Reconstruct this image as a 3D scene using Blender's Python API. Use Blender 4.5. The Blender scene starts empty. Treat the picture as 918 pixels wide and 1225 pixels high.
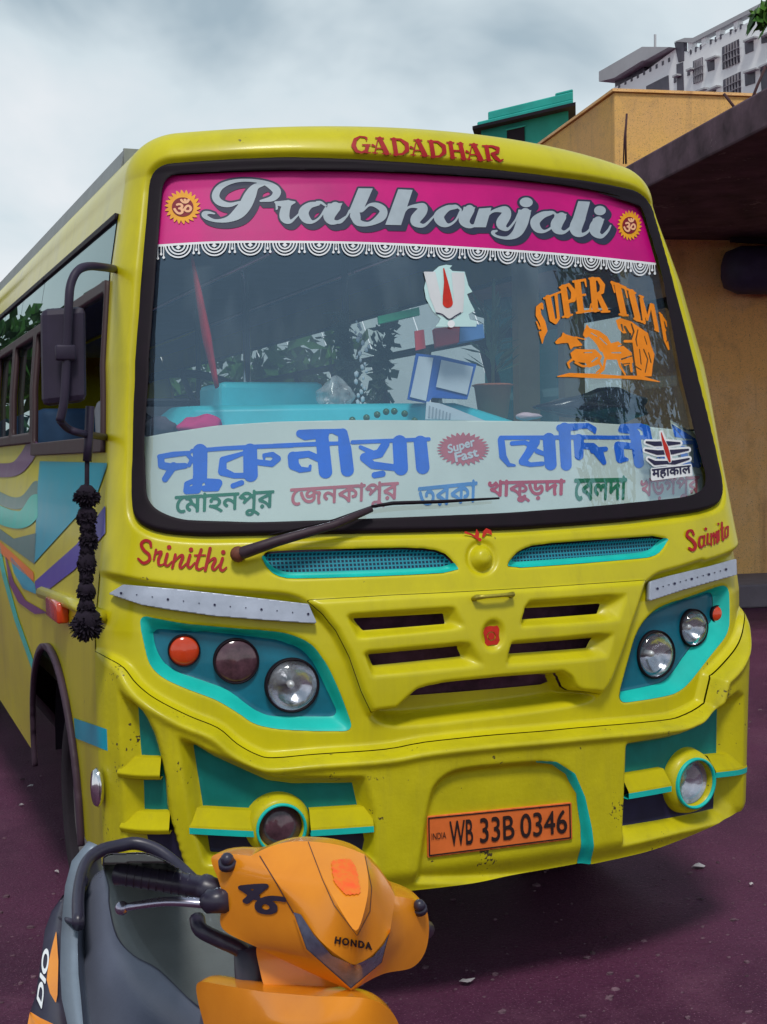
import bpy, bmesh, math, random
import numpy as np
from mathutils import Vector, Matrix

random.seed(7)
RNG = np.random.default_rng(7)
SC = bpy.context.scene
COL = SC.collection
R = math.radians

# ------------------------------------------------------------------ camera
FPX = 1661.0
YAW, PIT, ROL = R(21.71), R(2.35), R(-1.09)
CAM = np.array([-1.858, -3.797, 1.70])


def ray(px, py):
    """direction through pixel (px,py) of the 918x1225 picture; unit step along the view axis"""
    px = np.asarray(px, float); py = np.asarray(py, float)
    X = (px - 459) / FPX; Y = (612.5 - py) / FPX
    r = X * math.cos(ROL) - Y * math.sin(ROL)
    U = X * math.sin(ROL) + Y * math.cos(ROL)
    fw = math.cos(PIT) + U * math.sin(PIT)
    u = U * math.cos(PIT) - math.sin(PIT)
    return np.stack([r * math.cos(YAW) + fw * math.sin(YAW), -r * math.sin(YAW) + fw * math.cos(YAW), u], -1)


def proj(P):
    d = np.asarray(P, float) - CAM
    r = d[..., 0] * math.cos(YAW) - d[..., 1] * math.sin(YAW)
    fw = d[..., 0] * math.sin(YAW) + d[..., 1] * math.cos(YAW)
    u = d[..., 2]
    F = fw * math.cos(PIT) - u * math.sin(PIT)
    U = u * math.cos(PIT) + fw * math.sin(PIT)
    X = r * math.cos(ROL) + U * math.sin(ROL); Y = -r * math.sin(ROL) + U * math.cos(ROL)
    return np.stack([459 + FPX * X / F, 612.5 - FPX * Y / F], -1)


def P3(px, py, depth):
    return CAM + ray(px, py) * depth


def at_axis(px, py, ax, val):
    d = ray(px, py)
    t = (val - CAM[ax]) / d[ax]
    return CAM + d * t


cam_d = bpy.data.cameras.new('camera'); cam_o = bpy.data.objects.new('camera', cam_d); COL.objects.link(cam_o)
fwd = Vector(ray(459, 612.5)).normalized()
rgt = (Vector(ray(460, 612.5)) - Vector(ray(459, 612.5))).normalized()
upv = rgt.cross(fwd)
M = Matrix((rgt, upv, -fwd)).transposed().to_4x4(); M.translation = Vector(CAM)
cam_o.matrix_world = M
cam_d.sensor_fit = 'VERTICAL'; cam_d.sensor_height = 24; cam_d.lens = FPX / 1225 * 24
cam_d.clip_start = 0.05; cam_d.clip_end = 3000
SC.camera = cam_o

# ------------------------------------------------------------------ sky, sun, exposure
SUN_EL, SUN_ROT = R(58), R(200)      # sun high behind the photographer's left shoulder
W = bpy.data.worlds.new('World'); SC.world = W; W.use_nodes = True
nt = W.node_tree; nt.nodes.clear()
out = nt.nodes.new('ShaderNodeOutputWorld'); bg = nt.nodes.new('ShaderNodeBackground')
sky = nt.nodes.new('ShaderNodeTexSky'); sky.sky_type = 'NISHITA'; sky.sun_disc = False
sky.sun_elevation = SUN_EL; sky.sun_rotation = SUN_ROT
tc = nt.nodes.new('ShaderNodeTexCoord'); mp = nt.nodes.new('ShaderNodeMapping')
mp.inputs['Scale'].default_value = (1.0, 1.0, 1.7); mp.inputs['Location'].default_value = (.35, .1, .2)
n1 = nt.nodes.new('ShaderNodeTexNoise'); n1.inputs['Scale'].default_value = 3.4; n1.inputs['Detail'].default_value = 5; n1.inputs['Roughness'].default_value = .5
n1.inputs['Distortion'].default_value = .4
rp = nt.nodes.new('ShaderNodeValToRGB')
cr = rp.color_ramp
cr.elements[0].position = .33; cr.elements[0].color = (3.3, 4.2, 4.8, 1)
cr.elements[1].position = .64; cr.elements[1].color = (7.4, 7.65, 7.9, 1)
e = cr.elements.new(.48); e.color = (5.9, 6.7, 7.1, 1)
mx = nt.nodes.new('ShaderNodeMix'); mx.data_type = 'RGBA'; mx.inputs['Factor'].default_value = .93
L = nt.links.new
L(tc.outputs['Generated'], mp.inputs['Vector']); L(mp.outputs[0], n1.inputs['Vector'])
sz = nt.nodes.new('ShaderNodeSeparateXYZ'); L(tc.outputs['Generated'], sz.inputs[0])
mn = nt.nodes.new('ShaderNodeMath'); mn.operation = 'MINIMUM'; mn.inputs[1].default_value = .5; L(sz.outputs[2], mn.inputs[0])
ml = nt.nodes.new('ShaderNodeMath'); ml.operation = 'MULTIPLY_ADD'; ml.inputs[1].default_value = -1.0; ml.inputs[2].default_value = .275; L(mn.outputs[0], ml.inputs[0])
ad0 = nt.nodes.new('ShaderNodeMath'); ad0.operation = 'ADD'; L(n1.outputs['Fac'], ad0.inputs[0]); L(ml.outputs[0], ad0.inputs[1])
L(ad0.outputs[0], rp.inputs['Fac']); L(sky.outputs[0], mx.inputs[6]); L(rp.outputs[0], mx.inputs[7])
L(mx.outputs[2], bg.inputs['Color']); bg.inputs['Strength'].default_value = .082
L(bg.outputs[0], out.inputs['Surface'])
sd = bpy.data.lights.new('sun', 'SUN'); so = bpy.data.objects.new('sun', sd); COL.objects.link(so)
sd.energy = 1.5; sd.angle = R(12); sd.color = (1, .96, .9)
sdir = Vector((math.sin(SUN_ROT) * math.cos(SUN_EL), math.cos(SUN_ROT) * math.cos(SUN_EL), math.sin(SUN_EL)))
so.rotation_euler = sdir.to_track_quat('Z', 'Y').to_euler(); so.location = (-6, -8, 14)
SC.view_settings.view_transform = 'Standard'; SC.view_settings.look = 'None'
SC.view_settings.gamma = 1; SC.view_settings.exposure = 0.50
SC.render.engine = 'CYCLES'
SC.cycles.max_bounces = 10; SC.cycles.transparent_max_bounces = 16
SC.cycles.caustics_reflective = False; SC.cycles.caustics_refractive = False
try:
    SC.cycles.use_denoising = True
except Exception:
    pass


# ------------------------------------------------------------------ materials
def lin(r, g, b):
    f = lambda c: (c / 255 / 12.92) if c / 255 <= .04045 else ((c / 255 + .055) / 1.055) ** 2.4
    return (f(r), f(g), f(b), 1)


def mat(name, col, rough=.5, metal=0., var=.12, scale=6., bump=0., bscale=60., speck=None, speck_col=(.05, .03, .03, 1), spec=.3, coat=0., var2=None, streak=0., streak_col=(.16, .12, .04, 1)):
    m = bpy.data.materials.new(name); m.use_nodes = True
    t = m.node_tree; b = t.nodes['Principled BSDF']
    if len(col) == 3: col = (*col, 1)
    b.inputs['Roughness'].default_value = rough; b.inputs['Metallic'].default_value = metal
    b.inputs['Specular IOR Level'].default_value = spec
    b.inputs['Coat Weight'].default_value = coat; b.inputs['Coat Roughness'].default_value = .12
    b.inputs['Base Color'].default_value = col
    co = t.nodes.new('ShaderNodeTexCoord')
    last = None
    if var > 0:
        n = t.nodes.new('ShaderNodeTexNoise'); n.inputs['Scale'].default_value = scale; n.inputs['Detail'].default_value = 6; n.inputs['Roughness'].default_value = .62
        t.links.new(co.outputs['Object'], n.inputs['Vector'])
        r = t.nodes.new('ShaderNodeValToRGB'); r.color_ramp.elements[0].position = .32; r.color_ramp.elements[1].position = .68
        d = var2 or tuple(max(0, c * (1 - var)) for c in col[:3]) + (1,)
        r.color_ramp.elements[0].color = d
        r.color_ramp.elements[1].color = tuple(min(1, c * (1 + var * .5)) for c in col[:3]) + (1,)
        t.links.new(n.outputs['Fac'], r.inputs['Fac']); last = r.outputs['Color']
        rr = t.nodes.new('ShaderNodeMapRange'); rr.inputs['To Min'].default_value = max(.02, rough - .08); rr.inputs['To Max'].default_value = min(1, rough + .12)
        t.links.new(n.outputs['Fac'], rr.inputs['Value']); t.links.new(rr.outputs[0], b.inputs['Roughness'])
    if speck:
        n2 = t.nodes.new('ShaderNodeTexNoise'); n2.inputs['Scale'].default_value = speck[0]; n2.inputs['Detail'].default_value = 3
        t.links.new(co.outputs['Object'], n2.inputs['Vector'])
        n3 = t.nodes.new('ShaderNodeTexNoise'); n3.inputs['Scale'].default_value = speck[0] * .12; n3.inputs['Detail'].default_value = 2
        t.links.new(co.outputs['Object'], n3.inputs['Vector'])
        ad = t.nodes.new('ShaderNodeMath'); ad.operation = 'ADD'
        t.links.new(n2.outputs['Fac'], ad.inputs[0]); t.links.new(n3.outputs['Fac'], ad.inputs[1])
        r2 = t.nodes.new('ShaderNodeValToRGB'); r2.color_ramp.elements[0].position = speck[1]; r2.color_ramp.elements[1].position = min(1, speck[1] + .03)
        hv = t.nodes.new('ShaderNodeMath'); hv.operation = 'MULTIPLY'; hv.inputs[1].default_value = .5
        t.links.new(ad.outputs[0], hv.inputs[0]); t.links.new(hv.outputs[0], r2.inputs['Fac'])
        mxn = t.nodes.new('ShaderNodeMix'); mxn.data_type = 'RGBA'
        t.links.new(r2.outputs['Color'], mxn.inputs['Factor'])
        if last: t.links.new(last, mxn.inputs[6])
        else: mxn.inputs[6].default_value = col
        mxn.inputs[7].default_value = speck_col; last = mxn.outputs[2]
    if streak:
        for sc_, p0, p1, am in (((7, 7, .7), .50, .80, streak), ((26, 26, 1.6), .60, .80, streak * .8), ((1.6, 1.6, 1.6), .48, .75, streak * .7)):
            mp_ = t.nodes.new('ShaderNodeMapping'); mp_.inputs['Scale'].default_value = sc_; t.links.new(co.outputs['Object'], mp_.inputs['Vector'])
            n5 = t.nodes.new('ShaderNodeTexNoise'); n5.inputs['Scale'].default_value = 1; n5.inputs['Detail'].default_value = 6; n5.inputs['Roughness'].default_value = .7; t.links.new(mp_.outputs[0], n5.inputs['Vector'])
            r5 = t.nodes.new('ShaderNodeMapRange'); r5.inputs['From Min'].default_value = p0; r5.inputs['From Max'].default_value = p1; r5.inputs['To Max'].default_value = am; t.links.new(n5.outputs['Fac'], r5.inputs['Value'])
            m5 = t.nodes.new('ShaderNodeMix'); m5.data_type = 'RGBA'; t.links.new(r5.outputs[0], m5.inputs['Factor'])
            if last: t.links.new(last, m5.inputs[6])
            else: m5.inputs[6].default_value = col
            m5.inputs[7].default_value = streak_col; last = m5.outputs[2]
    if last: t.links.new(last, b.inputs['Base Color'])
    if bump > 0:
        n4 = t.nodes.new('ShaderNodeTexNoise'); n4.inputs['Scale'].default_value = bscale; n4.inputs['Detail'].default_value = 4
        t.links.new(co.outputs['Object'], n4.inputs['Vector'])
        bp = t.nodes.new('ShaderNodeBump'); bp.inputs['Strength'].default_value = bump; bp.inputs['Distance'].default_value = .01
        t.links.new(n4.outputs['Fac'], bp.inputs['Height']); t.links.new(bp.outputs[0], b.inputs['Normal'])
    return m


def glass_mat(name, tint=(1, 1, 1), ior=1.5, haze=.05, hazecol=(.35, .38, .4), rough=.0, dscale=4, gcol=(1, 1, 1)):
    m = bpy.data.materials.new(name); m.use_nodes = True
    t = m.node_tree; t.nodes.clear()
    o = t.nodes.new('ShaderNodeOutputMaterial'); tr = t.nodes.new('ShaderNodeBsdfTransparent'); gl = t.nodes.new('ShaderNodeBsdfGlossy')
    tr.inputs['Color'].default_value = (*tint, 1); gl.inputs['Roughness'].default_value = rough; gl.inputs['Color'].default_value = (*gcol, 1)
    fr = t.nodes.new('ShaderNodeFresnel'); 
    ge = t.nodes.new('ShaderNodeNewGeometry'); mi = t.nodes.new('ShaderNodeMix'); mi.data_type = 'FLOAT'
    mi.inputs[2].default_value = ior; mi.inputs[3].default_value = 1 / ior
    t.links.new(ge.outputs['Backfacing'], mi.inputs[0]); t.links.new(mi.outputs[0], fr.inputs['IOR'])
    mx = t.nodes.new('ShaderNodeMixShader'); t.links.new(fr.outputs[0], mx.inputs[0]); t.links.new(tr.outputs[0], mx.inputs[1]); t.links.new(gl.outputs[0], mx.inputs[2])
    df = t.nodes.new('ShaderNodeBsdfDiffuse'); df.inputs['Color'].default_value = (*hazecol, 1)
    co = t.nodes.new('ShaderNodeTexCoord'); n = t.nodes.new('ShaderNodeTexNoise'); n.inputs['Scale'].default_value = dscale; n.inputs['Detail'].default_value = 5
    t.links.new(co.outputs['Object'], n.inputs['Vector'])
    mr = t.nodes.new('ShaderNodeMapRange'); mr.inputs['From Min'].default_value = .3; mr.inputs['From Max'].default_value = .75
    mr.inputs['To Min'].default_value = haze * .5; mr.inputs['To Max'].default_value = haze * 1.6
    t.links.new(n.outputs['Fac'], mr.inputs['Value'])
    m2 = t.nodes.new('ShaderNodeMixShader'); t.links.new(mr.outputs[0], m2.inputs[0]); t.links.new(mx.outputs[0], m2.inputs[1]); t.links.new(df.outputs[0], m2.inputs[2])
    t.links.new(m2.outputs[0], o.inputs['Surface'])
    return m


def layered(name, base, blotch, grime, rough=.85, fine=30., big=.7, streak=False, gritcol=None, bump=.3, famt=.8):
    """weathered ground or plaster: broad blotches, mid stains, fine grit; vertical streaks on walls"""
    m = bpy.data.materials.new(name); m.use_nodes = True; t = m.node_tree; b = t.nodes['Principled BSDF']
    b.inputs['Specular IOR Level'].default_value = .25
    co = t.nodes.new('ShaderNodeTexCoord'); col = None

    def layer(prev, colr, scale, p0, p1, sc=(1, 1, 1), det=6, amt=1.):
        mp_ = t.nodes.new('ShaderNodeMapping'); mp_.inputs['Scale'].default_value = sc; t.links.new(co.outputs['Object'], mp_.inputs['Vector'])
        n = t.nodes.new('ShaderNodeTexNoise'); n.inputs['Scale'].default_value = scale; n.inputs['Detail'].default_value = det; n.inputs['Roughness'].default_value = .65
        t.links.new(mp_.outputs[0], n.inputs['Vector'])
        r = t.nodes.new('ShaderNodeMapRange'); r.inputs['From Min'].default_value = p0; r.inputs['From Max'].default_value = p1; r.inputs['To Max'].default_value = amt; t.links.new(n.outputs['Fac'], r.inputs['Value'])
        mx_n = t.nodes.new('ShaderNodeMix'); mx_n.data_type = 'RGBA'; t.links.new(r.outputs[0], mx_n.inputs['Factor'])
        if prev is None: mx_n.inputs[6].default_value = (*base, 1)
        else: t.links.new(prev, mx_n.inputs[6])
        mx_n.inputs[7].default_value = (*colr, 1); return mx_n.outputs[2], n
    col, _ = layer(None, blotch, big, .42, .62)
    col, _ = layer(col, grime, big * 5, .52, .72, amt=.7)
    if streak: col, _ = layer(col, grime, 2.2, .55, .75, (3, 3, .18), amt=.75)
    col, nf = layer(col, tuple(c * .5 for c in base), fine, .50, .70, amt=famt)
    if gritcol: col, _ = layer(col, gritcol, fine * 2.3, .62, .67, det=2)
    t.links.new(col, b.inputs['Base Color']); b.inputs['Roughness'].default_value = rough
    bp = t.nodes.new('ShaderNodeBump'); bp.inputs['Strength'].default_value = bump; bp.inputs['Distance'].default_value = .012; t.links.new(nf.outputs['Fac'], bp.inputs['Height']); t.links.new(bp.outputs[0], b.inputs['Normal'])
    return m


# ------------------------------------------------------------------ object helpers
def tag(o, label=None, cat=None, group=None, kind=None):
    if label: o['label'] = label
    if cat: o['category'] = cat
    if group: o['group'] = group
    if kind: o['kind'] = kind
    return o


def empty(name, loc=(0, 0, 0), rotz=0):
    o = bpy.data.objects.new(name, None); COL.objects.link(o); o.location = loc; o.rotation_euler = (0, 0, rotz)
    o.empty_display_size = .1
    return o


def obj(name, verts, faces, m, parent=None, smooth=True, sub=0, bevel=0, solid=0, crease=None, off=0):
    me = bpy.data.meshes.new(name)
    V = [tuple(map(float, v)) for v in verts]
    if parent is not None:
        l = parent
        T = Vector((0, 0, 0))
        while l is not None:
            T += Vector(l.location); l = l.parent
        V = [(a - T.x, b - T.y, c - T.z) for a, b, c in V]
    me.from_pydata(V, [], [tuple(int(i) for i in f) for f in faces])
    me.validate()
    if smooth:
        me.polygons.foreach_set('use_smooth', [True] * len(me.polygons))
    o = bpy.data.objects.new(name, me); COL.objects.link(o)
    me.materials.append(m)
    if parent is not None: o.parent = parent
    if crease:
        at = me.attributes.new('crease_edge', 'FLOAT', 'EDGE')
        ed = {tuple(sorted(e.vertices)): e.index for e in me.edges}
        for a, b, c in crease:
            k = tuple(sorted((a, b)))
            if k in ed:
                at.data[ed[k]].value = c
                if c >= .95: me.edges[ed[k]].use_edge_sharp = True
    if bevel:
        mb = o.modifiers.new('b', 'BEVEL'); mb.width = bevel; mb.segments = 2; mb.limit_method = 'ANGLE'; mb.angle_limit = R(30)
    if sub:
        ms = o.modifiers.new('s', 'SUBSURF'); ms.levels = sub; ms.render_levels = sub
    if solid:
        mo = o.modifiers.new('t', 'SOLIDIFY'); mo.thickness = solid; mo.offset = off
    return o


class MB:
    """mesh collector"""
    def __init__(s): s.v = []; s.f = []

    def add(s, v, f):
        k = len(s.v); s.v += [tuple(map(float, p)) for p in v]; s.f += [tuple(i + k for i in q) for q in f]; return s

    def box(s, lo, hi, rot=None, org=None):
        (x0, y0, z0), (x1, y1, z1) = lo, hi
        v = [(x0, y0, z0), (x1, y0, z0), (x1, y1, z0), (x0, y1, z0), (x0, y0, z1), (x1, y0, z1), (x1, y1, z1), (x0, y1, z1)]
        if rot is not None:
            c = Vector(org) if org is not None else Vector(((x0 + x1) / 2, (y0 + y1) / 2, (z0 + z1) / 2))
            v = [tuple(rot @ (Vector(p) - c) + c) for p in v]
        return s.add(v, [(0, 3, 2, 1), (4, 5, 6, 7), (0, 1, 5, 4), (1, 2, 6, 5), (2, 3, 7, 6), (3, 0, 4, 7)])

    def tube(s, pts, rad, n=10, closed=False, flat=1.0, cap=True):
        pts = [Vector(p) for p in pts]; N = len(pts)
        rads = rad if hasattr(rad, '__len__') else [rad] * N
        v = []; f = []
        prev = None
        for i, p in enumerate(pts):
            a = pts[(i - 1) % N] if (closed or i > 0) else p; b = pts[(i + 1) % N] if (closed or i < N - 1) else p
            t = (b - a)
            t = t.normalized() if t.length > 1e-9 else Vector((0, 0, 1))
            if prev is None:
                h = Vector((0, 0, 1)) if abs(t.z) < .9 else Vector((1, 0, 0))
                n1 = t.cross(h).normalized()
            else:
                n1 = (prev - t * prev.dot(t)).normalized()
            prev = n1; n2 = t.cross(n1)
            for k in range(n):
                an = 2 * math.pi * k / n
                v.append(tuple(p + n1 * (math.cos(an) * rads[i]) + n2 * (math.sin(an) * rads[i] * flat)))
        for i in range(N if closed else N - 1):
            j = (i + 1) % N
            for k in range(n):
                k2 = (k + 1) % n
                f.append((i * n + k, i * n + k2, j * n + k2, j * n + k))
        if cap and not closed:
            f.append(tuple(reversed(range(n)))); f.append(tuple(range((N - 1) * n, N * n)))
        return s.add(v, f)

    def rev(s, prof, org, axis, n=32, ex=1.0, up=None, closed=False, cap=False):
        """revolve profile [(r,h)] about axis from org"""
        a = Vector(axis).normalized(); h = Vector(up) if up is not None else (Vector((0, 0, 1)) if abs(a.z) < .9 else Vector((1, 0, 0)))
        e1 = h.cross(a).normalized(); e2 = a.cross(e1); org = Vector(org)
        v = []; f = []
        for r, hh in prof:
            for k in range(n):
                an = 2 * math.pi * k / n
                v.append(tuple(org + e1 * (r * ex * math.cos(an)) + e2 * (r * math.sin(an)) + a * hh))
        Np = len(prof)
        for i in range(Np if closed else Np - 1):
            j = (i + 1) % Np
            for k in range(n):
                k2 = (k + 1) % n
                f.append((i * n + k, i * n + k2, j * n + k2, j * n + k))
        if cap and not closed:
            if prof[-1][0] > 1e-6: f.append(tuple(range((Np - 1) * n, Np * n)))
            if prof[0][0] > 1e-6: f.append(tuple(reversed(range(n))))
        return s.add(v, f)

    def ball(s, c, r, n=12, sq=(1, 1, 1), noise=0):
        m = n // 2; v = []; f = []
        for i in range(m + 1):
            th = math.pi * i / m
            for k in range(n):
                ph = 2 * math.pi * k / n; q = 1 + noise * (random.random() - .5)
                v.append((c[0] + r * sq[0] * q * math.sin(th) * math.cos(ph), c[1] + r * sq[1] * q * math.sin(th) * math.sin(ph), c[2] + r * sq[2] * q * math.cos(th)))
        for i in range(m):
            for k in range(n):
                k2 = (k + 1) % n
                f.append((i * n + k, (i + 1) * n + k, (i + 1) * n + k2, i * n + k2))
        return s.add(v, f)

    def build(s, name, m, parent=None, **k):
        return obj(name, s.v, s.f, m, parent, **k)


# ------------------------------------------------------------------ 2-D fields
def ss(x, a, b):
    t = np.clip((x - a) / (b - a), 0, 1); return t * t * (3 - 2 * t)


def chaikin(p, n=2, closed=True):
    p = np.asarray(p, float)
    for _ in range(n):
        if closed:
            q = np.roll(p, -1, 0); p = np.stack([.75 * p + .25 * q, .25 * p + .75 * q], 1).reshape(-1, p.shape[1])
        else:
            a, b = p[:-1], p[1:]; m = np.stack([.75 * a + .25 * b, .25 * a + .75 * b], 1).reshape(-1, p.shape[1])
            p = np.concatenate([p[:1], m[1:-1], p[-1:]])
    return p


def rnd(p, r, n=6):
    """closed polygon with its corners filleted"""
    p = np.asarray(p, float); o = []; N = len(p)
    for i in range(N):
        a, b, c = p[i - 1], p[i], p[(i + 1) % N]
        la, lc = np.linalg.norm(a - b), np.linalg.norm(c - b)
        s = b + (a - b) / la * min(r, la * .48); e = b + (c - b) / lc * min(r, lc * .48)
        for k in range(n + 1):
            t = k / n; o.append(s * (1 - t) ** 2 + 2 * b * t * (1 - t) + e * t * t)
    return np.array(o)


def cat(p, n=6, closed=False):
    """Catmull-Rom through the points"""
    p = np.asarray(p, float)
    if len(p) < 3: return p
    if closed: q = np.concatenate([p[-1:], p, p[:2]])
    else: q = np.concatenate([2 * p[:1] - p[1:2], p, 2 * p[-1:] - p[-2:-1]])
    o = []
    for i in range(1, len(q) - 2):
        for k in range(n):
            t = k / n
            o.append(.5 * ((2 * q[i]) + (-q[i - 1] + q[i + 1]) * t + (2 * q[i - 1] - 5 * q[i] + 4 * q[i + 1] - q[i + 2]) * t * t + (-q[i - 1] + 3 * q[i] - 3 * q[i + 1] + q[i + 2]) * t ** 3))
    if not closed: o.append(q[-2])
    return np.array(o)


def sd_poly(X, Y, P):
    P = np.asarray(P, float); d = np.full(X.shape, 1e18); ins = np.zeros(X.shape, bool)
    n = len(P)
    for i in range(n):
        ax, ay = P[i]; bx, by = P[(i + 1) % n]
        ex, ey = bx - ax, by - ay; wx, wy = X - ax, Y - ay
        L2 = ex * ex + ey * ey
        t = np.clip((wx * ex + wy * ey) / (L2 + 1e-18), 0, 1)
        d = np.minimum(d, (wx - ex * t) ** 2 + (wy - ey * t) ** 2)
        c = ((ay > Y) != (by > Y))
        if abs(by - ay) > 1e-12:
            ins ^= c & (X < ex * (Y - ay) / ey + ax)
    return np.where(ins, -1, 1) * np.sqrt(d)


def sd_stroke(X, Y, S):
    """S: [(x,y,full width)]"""
    S = np.asarray(S, float); d = np.full(X.shape, 1e9)
    if len(S) == 1:
        return np.hypot(X - S[0, 0], Y - S[0, 1]) - S[0, 2] / 2
    for a, b in zip(S[:-1], S[1:]):
        e = b[:2] - a[:2]; L2 = e @ e + 1e-12
        t = np.clip(((X - a[0]) * e[0] + (Y - a[1]) * e[1]) / L2, 0, 1)
        d = np.minimum(d, np.hypot(X - a[0] - e[0] * t, Y - a[1] - e[1] * t) - (a[2] + (b[2] - a[2]) * t) / 2)
    return d


def sd_ell(X, Y, c, rx, ry):
    return (np.hypot((X - c[0]) / rx, (Y - c[1]) / ry) - 1) * min(rx, ry)


def contour(F):
    """marching squares: region F<0 of a grid as polygons in index space (col,row)"""
    ny, nx = F.shape
    ins = F < 0
    full = ins[:-1, :-1] & ins[1:, :-1] & ins[:-1, 1:] & ins[1:, 1:]
    anyi = ins[:-1, :-1] | ins[1:, :-1] | ins[:-1, 1:] | ins[1:, 1:]
    part = anyi & ~full
    vid = -np.ones(ny * nx, int)
    fr, fc = np.nonzero(full)
    i00 = fr * nx + fc
    quads = np.stack([i00, i00 + 1, i00 + nx + 1, i00 + nx], 1)
    used = np.zeros(ny * nx, bool); used[quads.ravel()] = True
    pr, pc = np.nonzero(part)
    polys = []; ev = {}; evl = []
    for r, c in zip(pr.tolist(), pc.tolist()):
        cs = ((r, c), (r, c + 1), (r + 1, c + 1), (r + 1, c))
        pl = []
        for k in range(4):
            a, b = cs[k], cs[(k + 1) % 4]
            fa, fb = F[a], F[b]
            if fa < 0:
                g = a[0] * nx + a[1]; used[g] = True; pl.append(g)
            if (fa < 0) != (fb < 0):
                ka, kb = a[0] * nx + a[1], b[0] * nx + b[1]
                key = (ka, kb) if ka < kb else (kb, ka)
                if key not in ev:
                    t = fa / (fa - fb); t = min(.97, max(.03, t))
                    ev[key] = len(evl); evl.append((a[1] + (b[1] - a[1]) * t, a[0] + (b[0] - a[0]) * t))
                pl.append(-1 - ev[key])
        if len(pl) >= 3: polys.append(pl)
    idx = np.nonzero(used)[0]; vid[idx] = np.arange(len(idx)); n0 = len(idx)
    V = np.stack([idx % nx, idx // nx], 1).astype(float)
    if evl: V = np.concatenate([V, np.array(evl)])
    faces = vid[quads].tolist() if len(quads) else []
    for pl in polys:
        faces.append([int(vid[g]) if g >= 0 else n0 + (-1 - g) for g in pl])
    return V, faces


def bil(G, V):
    x, y = V[:, 0], V[:, 1]
    x0 = np.clip(np.floor(x).astype(int), 0, G.shape[1] - 2); y0 = np.clip(np.floor(y).astype(int), 0, G.shape[0] - 2)
    a, b = x - x0, y - y0
    return (G[y0, x0] * (1 - a) + G[y0, x0 + 1] * a) * (1 - b) + (G[y0 + 1, x0] * (1 - a) + G[y0 + 1, x0 + 1] * a) * b


def text_field(s, bold=0., res=48, track=1.0):
    """built-in font text as a field on a grid; returns F, origin, step (em units)"""
    c = bpy.data.curves.new('t', 'FONT'); c.body = s; c.space_character = track; c.dimensions = '2D'; c.fill_mode = 'NONE'
    c.resolution_u = 6
    o = bpy.data.objects.new('t', c); COL.objects.link(o)
    bpy.context.view_layer.update()
    me = bpy.data.meshes.new_from_object(o.evaluated_get(bpy.context.evaluated_depsgraph_get()))
    co = np.array([v.co[:2] for v in me.vertices]); ed = np.array([tuple(e.vertices) for e in me.edges])
    bpy.data.objects.remove(o); bpy.data.curves.remove(c); bpy.data.meshes.remove(me)
    lo = co.min(0) - .12; hi = co.max(0) + .12; st = 1 / res / 2
    nx, ny = int((hi[0] - lo[0]) / st) + 2, int((hi[1] - lo[1]) / st) + 2
    Wd = np.zeros((ny, nx + 2), int)
    for p, q in ed:
        p, q = (p, q) if abs(int(q) - int(p)) == 1 and q > p else ((q, p) if abs(int(q) - int(p)) == 1 else (max(p, q), min(p, q)))
        A, B = (co[p] - lo) / st, (co[q] - lo) / st
        if A[1] == B[1]: continue
        sg = 1 if B[1] > A[1] else -1
        y0, y1 = min(A[1], B[1]), max(A[1], B[1])
        r_ = np.arange(math.ceil(y0), math.ceil(y1))
        xc = A[0] + (r_ - A[1]) / (B[1] - A[1]) * (B[0] - A[0])
        np.add.at(Wd, (r_, np.clip(np.ceil(xc).astype(int), 0, nx + 1)), sg)
    G = (np.cumsum(Wd, 1)[:, :nx] != 0).astype(float)
    k = max(1, int(round(bold / st)))
    if bold > 0:
        for _ in range(k):
            H = G.copy(); H[1:] = np.maximum(H[1:], G[:-1]); H[:-1] = np.maximum(H[:-1], G[1:]); H[:, 1:] = np.maximum(H[:, 1:], G[:, :-1]); H[:, :-1] = np.maximum(H[:, :-1], G[:, 1:]); G = H
    for _ in range(2):
        H = G.copy(); H[1:-1, 1:-1] = (4 * G[1:-1, 1:-1] + G[:-2, 1:-1] + G[2:, 1:-1] + G[1:-1, :-2] + G[1:-1, 2:]) / 8; G = H
    G = G[:ny - ny % 2, :nx - nx % 2]
    G = (G[::2, ::2] + G[1::2, ::2] + G[::2, 1::2] + G[1::2, 1::2]) / 4
    return .45 - G, lo + st / 2, st * 2, co.min(0), co.max(0)
# ================================================================== BUS SURFACE
KC, XA, RC = .204, 1.0, .20
TH0 = math.atan(2 * KC * XA); LA = RC * (math.pi / 2 - TH0)
PX, PY = XA, KC * XA * XA
CX, CY = PX - RC * math.sin(TH0), PY + RC * math.cos(TH0)
H0 = CX + RC
UC = XA + LA                    # where the corner has turned into the side
VT = 2.60; RT = .15             # roof edge
HV = ([.3, 1.2, 1.7, 2.0, 2.3, 2.6], [1.12, 1.15, 1.105, 1.09, 1.05, .985])
RV = ([.2, .95, 1.15, 1.3, 1.45, 2.36, 2.6], [-.02, -.03, -.02, .005, .05, .30, .375])


def plan(u):
    s = np.sign(u); a = np.abs(u)
    x = np.where(a < XA, a, 0.); y = KC * x * x
    th = np.clip(TH0 + (a - XA) / RC, TH0, math.pi / 2)
    x = np.where(a >= XA, CX + RC * np.sin(th), x); y = np.where(a >= XA, CY - RC * np.cos(th), y)
    y = y + np.maximum(0, a - UC)
    slope = np.where(a < XA, np.arctan(2 * KC * a), th)
    return s * x, y, s * np.sin(slope), -np.cos(slope)


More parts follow.
